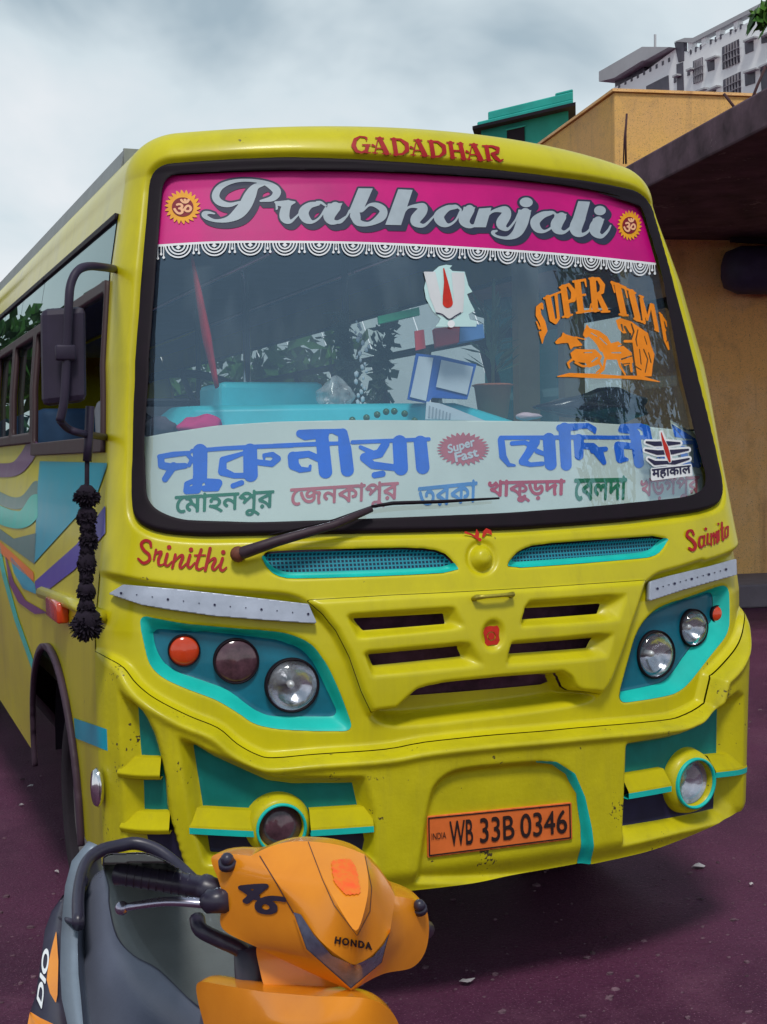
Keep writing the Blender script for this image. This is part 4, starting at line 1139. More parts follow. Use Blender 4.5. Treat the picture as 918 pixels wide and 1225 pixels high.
f_archw = np.minimum.reduce([np.where(SV < .56, np.abs(SU - a) - .535, np.hypot(SU - a, (SV - .56) * 1.13) - .535) for a in u_arch])
f_skirt = np.interp(SU, [UC, UC + .35, UC + 1.4, UC + 3, UL], [.47, .475, .52, .56, .56]) - SV
M_art = [mat('side_' + n, c, .3, var=.1, coat=.3) for n, c in (('teal', (.003, .36, .50)), ('navy', (.06, .045, .36)), ('green', (.03, .56, .46)), ('purple', (.16, .05, .18)), ('orange', (.85, .20, .015)), ('grey_teal', (.10, .22, .20)))]
M_brown = mat('dark_window_frame', (.045, .022, .026), .5, var=.25)
M_arch = mat('arch_rubber', (.06, .035, .055), .6, var=.25)
for sgn in (-1, 1):
    sp = side_patch('side_panel', np.maximum.reduce([f_skirt, -f_archw, -f_winband]), M_yside, BUS, su, sv, sgn)
    for a in u_arch:
        fa = np.where(SV < .56, np.abs(SU - a) - .535, np.hypot(SU - a, (SV - .56) * 1.13) - .535)
        side_patch('arch_trim', np.maximum.reduce([fa - .012, -(fa + .012), f_skirt - .03]), M_arch, sp, su, sv, sgn, .012, solid=.02)
    # windows: a flush upper pane, a rail, two sliding panes below
    for i, (a, b) in enumerate(bays):
        s0 = WIN_SILL + (0 if i == 0 else .05)
        e0, e1 = (a if i == 0 else a - .04), (b + .04 if i < len(bays) - 1 else b)
        low = np.maximum(box_(SU, SV, e0 - .008, e1, s0 - .02, WIN_MID + .012, .004), -box_(SU, SV, a + .012, b - .012, s0 + .03, WIN_MID - .03, .012))
        w = side_patch('side_window', low, M_brown, BUS, su, sv, sgn, .004, solid=.024)
        side_patch('top_trim', box_(SU, SV, e0 - .006, e1, WIN_TOP - .016, WIN_TOP + .008, .004), M_rub, w, su, sv, sgn, .006, solid=.012)
        side_patch('upper_pane', box_(SU, SV, e0 + .003, e1 - .003, WIN_MID + .002, WIN_TOP + .002, .006), M_sglass, w, su, sv, sgn, .003)
        if i != 0 or sgn > 0:
            side_patch('sliding_pane', box_(SU, SV, a, b, s0, WIN_MID, .01), M_sglass, w, su, sv, sgn, -.012)
# roof, rear, floor
Nr = 25
ys_ = np.linspace(0, 1, 40)
vtop = VT + RT * 1.57
edge = S(np.linspace(-UC, UC, 61), np.full(61, vtop))
back = UL - .02
lv = [S(np.array([-UC - k]), np.array([vtop]))[0] for k in np.linspace(0, back - UC, 20)][1:]
rv = [S(np.array([UC + k]), np.array([vtop]))[0] for k in np.linspace(0, back - UC, 20)][1:]
V_ = []; F_ = []
rows = [(edge[k], edge[60 - k]) for k in range(30, -1, -1)] + list(zip(lv, rv))
n_ = 13
for a, b in rows:
    for j in range(n_):
        t = j / (n_ - 1); p = a * (1 - t) + b * t
        V_.append((p[0], p[1], max(a[2], b[2]) * 0 + a[2] * (1 - t) + b[2] * t + .0 + .035 * (4 * t * (1 - t)) * min(1, np.linalg.norm(b - a) / 1.7)))
for i in range(len(rows) - 1):
    for j in range(n_ - 1): F_.append((i * n_ + j, i * n_ + j + 1, (i + 1) * n_ + j + 1, (i + 1) * n_ + j))
roof = obj('roof', V_, [f[::-1] for f in F_], M_yside, BUS)
rr_ = S(np.full(20, -UL + .02), np.linspace(.5, vtop, 20)); r2_ = S(np.full(20, UL - .02), np.linspace(.5, vtop, 20))
obj('rear_panel', np.concatenate([rr_, r2_]), [(i, i + 1, 20 + i + 1, 20 + i) for i in range(19)], M_yside, BUS)
# roof luggage rail along both roof edges (sheet strip on short posts)
M_rail = mat('grey_rail', (.28, .30, .30), .45, .4, var=.25, scale=10)
ya, yb = 1.15, 8.2
for sgn in (-1, 1):
    m = MB(); xe = sgn * .905 + .05
    for k in range(24):
        y0, y1 = ya + (yb - ya) * k / 24, ya + (yb - ya) * (k + 1) / 24
        m.add([(xe, y0, 2.725), (xe, y1, 2.725), (xe - sgn * .012, y1, 2.795), (xe - sgn * .012, y0, 2.795)], [(0, 1, 2, 3)])
    r_ = m.build('luggage_rail', M_rail, BUS, smooth=False, solid=.02)
    for k in range(9):
        y = ya + .1 + k * .85
        MB().box((xe - sgn * .03 - .015, y, 2.64), (xe - sgn * .03 + .015, y + .03, 2.75)).build('rail_post', M_brown, r_, smooth=False)
    MB().box((min(xe, xe - sgn * .12), ya - .015, 2.70), (max(xe, xe - sgn * .12), ya, 2.80)).build('rail_end_plate', M_rail, r_, smooth=False)
fl = MB(); fl.box((-1.02, .42, .80), (1.02, YB, .86)); fl.build('floor', M_int, BUS, smooth=False)
# liner: dark inner front wall under the glass and behind the seams
q = np.linspace(-1.1, 1.1, 30); zs = [.5, .8, 1.0, 1.35, 1.48]
lin_v = np.concatenate([S(q, np.full(30, z), np.full(30, -.16)) for z in zs])
obj('front_bulkhead', lin_v, [(i * 30 + j, i * 30 + j + 1, (i + 1) * 30 + j + 1, (i + 1) * 30 + j) for i in range(len(zs) - 1) for j in range(29)], mat('grimy_bulkhead', (.13, .05, .09), .85, var=.5, scale=14), BUS)
und = MB(); und.box((-.95, .3, .50), (.95, YB - .2, .56)); und.build('chassis', M_dark, BUS, smooth=False)
ceil = MB(); ceil.box((-.86 + .05, .75, 2.61), (.86 + .05, YB, 2.63)); ceil.build('ceiling', mat('grey_ceiling', (.40, .48, .58), .7, var=.1), BUS, smooth=False)

# ---------------------------------------------- near side: doorway panel art
sd_ = dict(side=True)
zb = lambda *p: zz(0, 460, 3.605, p); zc = lambda *p: zz(0, 760, 3.825, p)


def art(name, pts, m, d, box=None, smooth=0, stroke=False):
    a = np.array(pts, float)
    fn = (lambda X, Y: sd_stroke(X, Y, a)) if stroke else (lambda X, Y: sd_poly(X, Y, a))
    w = a[:, 2].max() if stroke else 0
    bx = box or (max(-40, a[:, 0].min() - 2 - w), a[:, 1].min() - 2 - w, min(a[:, 0].max() + 2 + w, 129), a[:, 1].max() + 2 + w)
    return decal(name, fn, bx, m, side_l, 1.3, d, True)


side_l = [o for o in BUS.children if o.name.startswith('side_panel')][0]
art('door_panel', zb((172, 330), (462, 338), (462, 350), (420, 470), (148, 770), (162, 450)), M_art[0], .003)
art('paint_band', zb((455, 520), (455, 640), (320, 800), (170, 915), (152, 870), (150, 850), (330, 690)), M_art[1], .003)
arc = lambda pts, w: cat(np.array([(x, y, w) for x, y in pts]), 5)
art('paint_arc', zz(0, 460, 3.605, arc([(-40, 370), (60, 365), (110, 320), (140, 270)], 60)), M_art[3], .003, (-12, 528, 47, 580), 0, True)
art('paint_arc', zz(0, 460, 3.605, arc([(-40, 470), (50, 510), (110, 500), (160, 440)], 50)), M_art[5], .003, (-12, 560, 45, 620), 0, True)
art('paint_arc', zz(0, 460, 3.605, arc([(-40, 545), (50, 580), (110, 575), (158, 510)], 75)), M_art[2], .0035, (-12, 580, 45, 640), 0, True)
art('paint_band', zb((-30, 600), (60, 665), (158, 640), (150, 775), (60, 710), (-40, 640)), M_art[5], .003, (-12, 620, 44, 680))
art('paint_stripe', zb((-40, 640), (145, 810), (146, 850), (-40, 690)), M_art[4], .003, (-12, 634, 42, 700))
art('paint_band', zb((45, 740), (150, 860), (158, 905), (100, 880), (60, 810)), M_art[0], .003)
art('paint_band', zb((20, 720), (60, 850), (110, 930), (205, 985), (150, 990), (80, 940), (40, 860)), M_art[3], .0035)
art('paint_line', zz(0, 460, 3.605, [(-10, 690, 18), (20, 830, 18), (70, 1010, 18), (150, 1235, 18)]), M_art[2], .003, (-8, 650, 46, 812), 0, True)
art('paint_band', zc((338, 378), (490, 430), (495, 530), (346, 470)), M_art[0], .003)
ledge = [S(*[np.array([k]) for k in unproj([x], [y], 0, True)], np.array([.02]))[0] for x, y in ((54, 709), (90, 722), (125, 737))] if False else [S(unproj([x], [y], 0, True)[0], unproj([x], [y], 0, True)[1], np.array([.012]))[0] for x, y in ((54, 709), (90, 722), (124, 738))]
MB().tube(ledge, .022, 8).build('door_ledge', M_yside, side_l)
pp = lambda x, y, d=0.: S(*unproj([x], [y], d, True), np.array([d]))[0]
c0 = pp(72, 729, .01); MB().box(tuple(c0 + np.array([-.03, -.13, -.035])), tuple(c0 + np.array([.01, .13, .035]))).build('side_marker_lamp', M_amber, side_l, bevel=.008)
c0 = pp(117, 942, .02); sl = MB().rev([(.05, -.01), (.06, .0), (.052, .012), (0, .02)], c0, (-1, -.2, 0), 24, ex=.55).build('side_reflector', M_chrome, side_l)

# ---------------------------------------------- wheels
M_rim = mat('grey_steel_rim', (.22, .20, .20), .5, .4, var=.3)
for wy in wheel_y:
    for sgn in (-1, 1):
        r = .43; cx_ = sgn * .93
        w = empty('wheel', (0, 0, 0)); w.parent = BUS; w.location = (cx_, wy - 3.9, r)
        MB().rev([(.27, -.12), (.35, -.13), (.41, -.115), (r, -.07), (r, .07), (.41, .115), (.35, .13), (.27, .12)], (cx_, wy, r), (1, 0, 0), 40, closed=True).build('tyre', M_tyre, w)
        MB().rev([(.28, sgn * .09), (.25, sgn * .10), (.22, sgn * .04), (.10, sgn * .03), (.09, sgn * .09), (.0, sgn * .095)], (cx_, wy, r), (1, 0, 0), 32).build('rim', M_rim, w)
        m = MB()
        for k in range(16):
            a0, a1 = math.pi * k / 16, math.pi * (k + 1) / 16
            for x0, x1, r0, r1 in ((.55, 1.05, .55, .55), (.55, .56, .0, .55)):
                m.add([(sgn * x0, wy + r0 * math.cos(a0), .54 + r0 * math.sin(a0)), (sgn * x1, wy + r1 * math.cos(a0), .54 + r1 * math.sin(a0)), (sgn * x1, wy + r1 * math.cos(a1), .54 + r1 * math.sin(a1)), (sgn * x0, wy + r0 * math.cos(a1), .54 + r0 * math.sin(a1))], [(0, 1, 2, 3)])
        m.build('wheel_arch', M_dark, BUS)

# ---------------------------------------------- interior fittings (parts fixed to the coach)
dash = MB()
qx = np.linspace(-.93, .93, 24)
fr_ = S(qx * 1.02, np.full(24, 1.62), np.full(24, -.13))
dv = []; df = []
for i, xx in enumerate(qx):
    a = fr_[i]; zt = float(np.interp(xx, [-.93, -.88, .05, .30, .93], [1.80, 1.868, 1.868, 1.80, 1.795]))
    prof = [(0, 1.3), (0, 1.70), (.13, 1.705), (.16, zt - .012), (.19, zt), (.50, zt + .008), (.52, 1.3)]
    dv += [(a[0], a[1] + dy, z) for dy, z in prof]
for i in range(23):
    for j in range(6): df.append((i * 7 + j, (i + 1) * 7 + j, (i + 1) * 7 + j + 1, i * 7 + j + 1))
dash = obj('dashboard', dv, df, M_dash, BUS, bevel=.010)
cl, cr_ = at_axis(260, 470, 1, .70), at_axis(384, 470, 1, .70)
MB().box((cl[0], .66, 1.80), (cr_[0], .95, cl[2] + .035)).build('instrument_cowl', M_dash, dash, bevel=.02, smooth=False)
stw = MB()
cst = Vector((-.62, 1.15, 1.90)); axs = Vector((0, -.55, .83))
e1_ = Vector((1, 0, 0)); e2_ = axs.cross(e1_)
ring = [cst + e1_ * (.22 * math.cos(t)) + e2_ * (.22 * math.sin(t)) for t in np.linspace(0, 2 * math.pi, 28, endpoint=False)]
sw = MB().tube(ring, .016, 8, closed=True).tube([ring[0], cst, ring[14]], .012, 6).tube([cst, ring[7]], .012, 6).build('steering_wheel', M_rub, BUS)
MB().tube([cst, cst - axs * .5], .025, 8).build('steering_column', M_dark, sw)
SEATS = []


def seat(x, y, w, m=M_seat):
    s = MB().box((x - w / 2, y, 1.18), (x + w / 2, y + .46, 1.30)).build('seat', m, BUS, bevel=.03)
    s2 = MB().box((x - w / 2, y + .42, 1.28), (x + w / 2, y + .54, 1.95), Matrix.Rotation(R(-8), 3, 'X')).build('backrest', m, s, bevel=.04)
    MB().box((x - w / 2 + .03, y + .03, .86), (x + w / 2 - .03, y + .40, 1.185)).build('seat_base', M_dark, s, smooth=False)
    return s


seat(-.60, 1.35, .5, mat('driver_seat', (.26, .26, .29), .6))
M_seatb = mat('blue_seat', (.07, .14, .30), .55, var=.2)
for k in range(8):
    for xx in (-.55, .62):
        seat(xx, 2.4 + k * .76, .86 if xx > 0 else .80, M_seatb)
# added cream posts imitating pillars reflected in the glass, on the far side
for xx in (.66, .86): MB().box((xx - .045, .98, .88), (xx + .045, 1.03, 2.60)).build('reflected_post', M_cream, BUS, smooth=False)
for k, (xx, y) in enumerate(((-.2, 1.9), (.25, 1.9), (-.2, 4.5), (.25, 4.5))):
    MB().tube([(xx, y, .86), (xx, y, 2.62)], .016, 8).build('grab_pole', M_chrome, BUS)
for xx in (-.22, .3): MB().tube([(xx, 1.2, 2.5), (xx, 8.2, 2.5)], .014, 8).build('grab_rail', M_chrome, BUS)
# ================================================================== SETTING
M_road = layered('maroon_asphalt', (.096, .022, .060), (.050, .011, .034), (.14, .048, .090), .66, 55., .45, gritcol=(.22, .10, .16), bump=.6)
gv = [(-400, -400, 0), (400, -400, 0), (400, 900, 0), (-400, 900, 0)]
tag(obj('ground', gv, [(0, 1, 2, 3)], M_road, smooth=False), kind='structure')

aB = YAW + math.atan((125 - 459) / FPX); Bd = np.array([math.sin(aB), math.cos(aB), 0]); Ad = np.array([math.cos(aB), -math.sin(aB), 0])
M_och = layered('ochre_plaster', (.95, .53, .18), (.92, .60, .32), (.50, .25, .11), .88, 45., .5, True, (.22, .12, .09), .25, .35)
M_och2 = layered('ochre_plaster_weathered', (.86, .50, .14), (.76, .44, .17), (.48, .29, .15), .88, 40., .6, True, (.20, .12, .08), .25, .35)
M_conc = mat('stained_concrete', (.12, .075, .10), .9, var=.6, scale=3, bump=.3, bscale=12, speck=(18, .62), speck_col=(.22, .17, .19, 1))
M_pave = mat('grey_pavement', (.20, .17, .20), .85, var=.25, scale=2, bump=.2)
ZC = 4.08
q0 = at_axis(918, 165, 2, ZC); q1 = at_axis(777, 223, 2, ZC)
wb = at_axis(892, 686, 2, .25)


def slab(org, fa, ta, fb, tb, z0, z1):
    """box in the building's own axes: a along the front, b away from the camera"""
    m = MB(); P = lambda a, b, z: tuple(org[:2] + a * Ad[:2] + b * Bd[:2]) + (z,)
    m.add([P(fa, fb, z0), P(ta, fb, z0), P(ta, tb, z0), P(fa, tb, z0), P(fa, fb, z1), P(ta, fb, z1), P(ta, tb, z1), P(fa, tb, z1)], [(0, 3, 2, 1), (4, 5, 6, 7), (0, 1, 5, 4), (1, 2, 6, 5), (2, 3, 7, 6), (3, 0, 4, 7)])
    return m


DEP = empty('depot_building', tuple(wb[:2]) + (0,))
tag(DEP, 'ochre plastered depot building with a dark concrete canopy slab, to the right behind the coach', 'building')
aw = float((at_s(np.array(792.), np.array(500.), 1, wb[1]) - wb) @ Ad)
slab(wb, aw - .3, 5, 0, .25, 0, ZC + .05).build('wall', M_och, DEP, smooth=False)
bq = float((q1 - wb) @ Bd); aq = float((q1 - wb) @ Ad)
slab(wb, aq, 2.8, float((q0 - wb) @ Bd) - .4, .3, ZC, ZC + .30).build('canopy_slab', M_conc, DEP, smooth=False, bevel=.02)
pc = P3(735, 110, 16.4); ap, bp_ = float((pc - wb) @ Ad), float((pc - wb) @ Bd)
slab(wb, ap, ap + 9, bp_, bp_ + 9, ZC + .28, pc[2]).build('parapet_room', M_och2, DEP, smooth=False, bevel=.02)
slab(wb, ap - .03, ap + 9.03, bp_ - .03, bp_ + 9.03, pc[2] + .002, pc[2] + .035).build('parapet_coping', M_och, DEP, smooth=False)
tag(slab(wb, aw - .6, 9, -1.25, 0, 0, .25).build('pavement', M_pave, None, smooth=False, bevel=.02), kind='structure')
# dark blue box hung from the canopy
M_dbox = mat('dark_blue_sheet', (.045, .035, .085), .6, var=.3)
x0 = float((at_s(np.array(877.), np.array(320.), 2, 3.3) - wb) @ Ad) if False else None
pb = P3(878, 348, 15.4); a0 = float((pb - wb) @ Ad); b0 = float((pb - wb) @ Bd); zt_ = P3(878, 291, 15.4)[2]
bxo = slab(wb, a0, a0 + 1.2, b0, b0 + .5, pb[2], zt_).build('rolled_shutter_box', M_dbox, None, smooth=True, bevel=.19)
tag(bxo, 'dark blue shutter box hung high on the ochre wall below the canopy', 'shutter box')
MB().box(tuple(P3(879, 287, 15.5) - np.array([.02, 0, .02])), tuple(P3(879, 287, 15.5) + np.array([1.1, .06, .03]))).build('shutter_bracket', M_dark, bxo, smooth=False)
# bent reinforcing rods and hanging wires
M_rod = mat('rusty_rod', (.07, .03, .035), .7, var=.3)
for lb, pts in (('rusty rod leaning left above the canopy edge', [(887, 139, 12.6), (866, 112, 12.6)]), ('rusty rod leaning right above the canopy edge', [(893, 137, 12.4), (906, 103, 12.4), (916, 80, 12.4)])):
    tag(MB().tube([P3(*p) for p in pts], .013, 6).build('reinforcing_rod', M_rod), lb, 'rod', 'rods sticking out of the canopy slab')
tag(MB().tube([P3(*p) for p in ((749, 196, 15.9), (748.5, 160, 15.9), (750, 136, 15.9))], .012, 6).tube([P3(*p) for p in ((746, 196, 15.9), (747, 165, 15.9), (750, 137, 15.9))], .008, 6).build('hanging_cable', M_rod), 'thin dark cable hanging down the ochre parapet wall', 'cable')

# teal hut on the roofs behind
M_hut = mat('teal_wall_paint', (.02, .30, .26), .7, var=.2, scale=1.5); M_hutr = mat('teal_roof_paint', (.03, .42, .36), .6, var=.2, scale=2)
hl, hr = P3(573, 157, 24), P3(686, 134, 22.6)
HUT = empty('teal_house', (hl[0], hl[1], 0)); tag(HUT, 'teal painted house with a stepped roof edge, behind the ochre parapet', 'house')
ex = (hr - hl); ex[2] = 0; wv = np.linalg.norm(ex); ex /= wv; ey = ray(686, 134); ey[2] = 0; ey /= np.linalg.norm(ey)


def hbox(a0, a1, b0, b1, z0, z1):
    m = MB(); P = lambda a, b, z: tuple(hl[:2] + a * ex[:2] + b * ey[:2]) + (z,)
    return m.add([P(a0, b0, z0), P(a1, b0, z0), P(a1, b1, z0), P(a0, b1, z0), P(a0, b0, z1), P(a1, b0, z1), P(a1, b1, z1), P(a0, b1, z1)], [(0, 3, 2, 1), (4, 5, 6, 7), (0, 1, 5, 4), (1, 2, 6, 5), (2, 3, 7, 6), (3, 0, 4, 7)])


zh = hl[2]
hbox(.05, wv - .1, 0, 4, 0, zh).build('wall', M_hut, HUT, smooth=False)
hbox(-.12, wv + .05, -.25, 4.2, zh, zh + .05).build('roof_eave', M_dark, HUT, smooth=False)
hbox(-.02, wv, -.15, 4.1, zh + .05, zh + .13).build('roof', M_hutr, HUT, smooth=False, bevel=.02); hbox(.22, wv, -.1, 4.0, zh + .13, zh + .27).build('roof', M_hutr, HUT, smooth=False, bevel=.02); hbox(1.65, wv, -.06, 4.0, zh + .27, zh + .32).build('roof', M_hutr, HUT, smooth=False, bevel=.02)
w_ = hbox(.62, 1.0, -.02, .1, zh - .36, zh - .1).build('window', M_dark, HUT, smooth=False)
hbox(.60, 1.02, -.03, -.02, zh - .10, zh - .08).build('window_frame', M_hutr, w_, smooth=False)

# white high-rise
M_hw = mat('white_facade', (.93, .93, .94), .8, var=.08, scale=.08); M_hg = mat('grey_facade', (.46, .46, .48), .8, var=.2, scale=.1); M_hd = mat('window_dark', (.09, .08, .11), .4, var=.4, scale=.6); M_gril = mat('window_grille', (.30, .28, .31), .6, var=.3, scale=.6)
T1, T0 = P3(817, 46, 125), None
t_ = (T1[2] - 1.7)
d2 = ray(918, -2.5); T0 = CAM + d2 * (t_ / d2[2])
fd = T0 - T1; fd[2] = 0; fd /= np.linalg.norm(fd); fn_ = np.array([fd[1], -fd[0], 0]); fn_ = fn_ if fn_ @ (CAM - T1) > 0 else -fn_
HI = empty('apartment_tower', (T1[0], T1[1], 0)); tag(HI, 'tall white apartment tower with grilled windows, far off above the ochre building', 'tower block')


def fac(px, py, o=0.):
    d = ray(px, py); t = ((T1 + fn_ * o - CAM) @ fn_) / (d @ fn_); return CAM + d * t


def fpoly(name, pts, m, depth, o=0., parent=None):
    a = [fac(x, y, o) for x, y in pts]; b = [p - fn_ * depth for p in a]; n = len(a)
    return obj(name, a + b, [tuple(range(n)), tuple(range(2 * n - 1, n - 1, -1))] + [(i, n + i, n + (i + 1) % n, (i + 1) % n) for i in range(n)], m, parent or HI, smooth=False)


zf = lambda *p: [(690 + x / 4.026, y / 4.026) for x, y in p]
fpoly('wall', zf((165, 430), (330, 345), (480, 232), (530, 252), (570, 236), (970, 36), (970, 900), (165, 900)), M_hw, 14)
fpoly('roof_rail', zf((470, 200), (520, 182), (560, 182), (970, -28), (970, -8), (560, 205)), M_hg, .8, .2)
for x, y in ((545, 200), (610, 172), (680, 138), (765, 96), (857, 48)):
    fpoly('parapet_post', zf((x - 9, y), (x + 9, y - 10), (x + 9, y + 42), (x - 9, y + 52)), M_hw, .6, .05)
for k in range(16):
    x = 545 + k * 24; y = 240 - (x - 545) * .505
    if k % 4 != 3: fpoly('parapet_slot', zf((x, y), (x + 7, y - 3), (x + 7, y + 20), (x, y + 23)), M_hd, .3, .05)
fpoly('penthouse_slab', zf((107, 345), (315, 225), (445, 226), (330, 290), (315, 292), (180, 375), (107, 393)), M_hg, 10, .8)
fpoly('penthouse_wall', zf((185, 370), (315, 295), (330, 345), (185, 425)), M_hd, 8, -.3)
for k in range(9):
    x = 200 + k * 30; y = 405 - (x - 200) * .52
    fpoly('parapet_slot', zf((x, y), (x + 8, y - 4), (x + 8, y + 16), (x, y + 20)), M_hd, .3, .05)
wins = [[(700, 228), (780, 188), (785, 298), (702, 335)], [(705, 385), (788, 345), (790, 450), (708, 490)], [(560, 295), (605, 275), (607, 385), (562, 405)]]
for w in wins:
    o = fpoly('window', zf(*w), M_hd, .3, .06)
    (x0_, y0_), (x1_, y1_), (x2_, y2_), (x3_, y3_) = w
    for k in range(1, 6):
        t = k / 6; xa, ya_ = x0_ + (x1_ - x0_) * t, y0_ + (y1_ - y0_) * t; xb, yb_ = x3_ + (x2_ - x3_) * t, y3_ + (y2_ - y3_) * t
        fpoly('grille_bar', zf((xa - 2, ya_), (xa + 2, ya_), (xb + 2, yb_), (xb - 2, yb_)), M_gril, .1, .2, o)
    for k in (1, 2):
        t = k / 3
        fpoly('grille_bar', zf((x0_, y0_ + (y3_ - y0_) * t), (x1_, y1_ + (y2_ - y1_) * t), (x1_, y1_ + (y2_ - y1_) * t + 4), (x0_, y0_ + (y3_ - y0_) * t + 4)), M_gril, .1, .24, o)
for w in ([(808, 195), (850, 178), (850, 245), (812, 260)], [(808, 345), (858, 330), (858, 400), (812, 415)], [(888, 170), (930, 152), (930, 200), (890, 210)], [(883, 320), (930, 298), (930, 440), (890, 440)], [(625, 285), (662, 272), (662, 335), (632, 345)], [(533, 335), (545, 330), (545, 360), (533, 365)],
          [(580, 435), (612, 425), (612, 470), (580, 470)], [(635, 430), (670, 415), (670, 460), (635, 460)], [(468, 365), (478, 360), (478, 395), (468, 400)]):
    o = fpoly('window', zf(*w), M_hd, .3, .06)
    (x0_, y0_), (x1_, y1_) = w[0], w[1]
    fpoly('window_hood', zf((x0_ - 8, y0_), (x1_ + 4, y1_ - 6), (x1_ + 4, y1_ + 2), (x0_ - 8, y0_ + 9)), M_hg, .5, .6, o)
fpoly('stair_shaft', zf((470, 205), (515, 190), (515, 292), (490, 300)), M_hd, .4, .08); fpoly('stair_shaft', zf((480, 310), (510, 300), (515, 470), (485, 470)), M_hd, .4, .08)
fpoly('balcony_recess', zf((335, 415), (440, 362), (445, 470), (335, 470)), M_hd, .4, .08)
fpoly('roof_antenna', zf((372, 165), (378, 165), (378, 230), (372, 230)), M_hg, .15, -3)


# ------------------------------------------------------------------ trees
M_leaf = [mat('leaf_green_' + n, c, .55, var=.35, scale=3) for n, c in (('dark', (.025, .075, .012)), ('mid', (.05, .15, .02)), ('light', (.10, .24, .035)))]
M_bark = mat('bark', (.09, .055, .045), .9, var=.4, scale=8, bump=.4)


def leaf_crown(name, blobs, n, size, parent, seed):
    rg = np.random.default_rng(seed); m = MB(); mi = []
    for _ in range(n):
        c, r = blobs[rg.integers(len(blobs))]
        d = rg.normal(size=3); d /= np.linalg.norm(d); p = np.array(c) + d * r * rg.random() ** .45 * np.array([1, 1, .8])
        a = rg.normal(size=3); a /= np.linalg.norm(a); b = np.cross(a, rg.normal(size=3)); b /= np.linalg.norm(b)
        s = size * (.6 + .8 * rg.random())
        m.add([p - a * s, p - a * s * .2 + b * s * .42, p + a * s, p - a * s * .2 - b * s * .42], [(0, 1, 2, 3)]); mi.append(int(rg.choice(3, p=[.35, .45, .2])))
    o = m.build(name, M_leaf[0], parent, smooth=False)
    o.data.materials.append(M_leaf[1]); o.data.materials.append(M_leaf[2])
    o.data.polygons.foreach_set('material_index', mi)
    return o


TR_ = empty('roadside_tree', (6.4, -.3, 0)); tag(TR_, 'broad leafy tree beside the depot, only a leaf tip showing at the top right corner', 'tree')
limbs = [[(6.4, -.3, 0), (6.35, -.25, 1.6), (6.3, -.1, 3.0)], [(6.3, -.1, 3.0), (5.6, .9, 4.0), (4.6, 2.4, 4.7), (3.95, 3.5, 4.75)], [(6.3, -.1, 3.0), (5.9, -1.2, 4.6), (5.6, -2, 5.6)], [(6.3, -.1, 3.0), (7.2, .6, 4.8), (7.8, 1.2, 6)], [(6.3, -.1, 3.0), (6.2, .2, 5), (6.1, .1, 6.6)]]
m = MB()
for i, l in enumerate(limbs): m.tube(cat(l, 4), np.linspace(.20 if i == 0 else .11, .15 if i == 0 else .025, len(cat(l, 4))), 8)
m.build('trunk', M_bark, TR_)
tipp = P3(919, 22, 9.2)
bl_ = [((5.6, -1.8, 5.4), 1.2), ((6.1, .2, 6.4), 1.4), ((7.4, 1.0, 5.8), 1.2), ((5.4, 1.0, 4.6), .9), ((4.9, -.6, 5.4), .9), ((6.6, -1.4, 4.3), .9), ((5.0, 1.9, 5.2), .8), ((6.3, -2.9, 5.0), .9), ((5.2, -2.8, 3.9), .8), ((4.6, -1.2, 4.4), .5)]
leaf_crown('crown', bl_, 5200, .10, TR_, 3)
leaf_crown('leaf_spray', [(tuple(tipp), .13), (tuple(tipp + np.array([.12, -.1, -.06])), .14)], 75, .075, TR_, 5)
# wood beyond the far end of the coach (seen mirrored in its side windows)
rg = np.random.default_rng(8)
bw = [((x_, 62 + rg.random() * 6, 3 + rg.random() * 10), 3.5 + rg.random() * 1.5) for x_ in np.linspace(-34, -3, 22)]
tw = leaf_crown('distant_wood', bw, 7000, .6, None, 9); tag(tw, 'row of trees far off beyond the coach', 'trees', kind='stuff')

# bushes along the far side of the coach (seen through its windows)
for k, (x, y, lb) in enumerate([(3.1, 11.0, 'leafy bush on the far side of the coach, nearer the windscreen of the pair'), (3.2, 15.5, 'leafy bush on the far side of the coach, farther from the windscreen of the pair')]):
    B_ = empty('bush', (x, y, 0)); tag(B_, lb, 'bush', 'bushes beside the coach')
    leaf_crown('foliage', [((x + .3 * math.cos(q), y + 1.0 * math.sin(q), .8 + .45 * (q % 5)), .85) for q in range(10)], 1900, .12, B_, 20 + k)
    MB().tube([(x, y, 0), (x + .03, y, .7), (x, y + .05, 1.5)], [.06, .05, .02], 8).build('trunk', M_bark, B_)

# scraps of paper on the road
M_pap = mat('paper_scrap', (.50, .46, .48), .8, var=.1)
for k, (x, y, s, lb) in enumerate([(837, 1037, .045, 'white paper scrap on the road right of the number plate'), (899, 1059, .02, 'tiny white scrap nearest the right edge of the picture'), (37, 941, .03, 'pale scrap on the road beside the wheel arch'), (68, 1044, .02, 'tiny pale scrap just left of the scooter seat'), (558, 1176, .04, 'white scrap on the road right of the scooter nose'), (26, 964, .018, 'smallest pale speck near the left edge of the road')]):
    c = at_axis(x, y, 2, .006); rg = np.random.default_rng(k); n = 7
    pts = [c + np.array([math.cos(t) * s * .62 * (.5 + rg.random() * .8), math.sin(t) * s * .62 * (.4 + rg.random() * .5), rg.random() * .012]) for t in np.linspace(0, 6.28, n, endpoint=False)]
    tag(obj('paper_scrap', pts + [c + np.array([0, 0, .012])], [(i, (i + 1) % n, n) for i in range(n)], M_pap, smooth=False, solid=.002), lb, 'litter', 'paper scraps on the road')

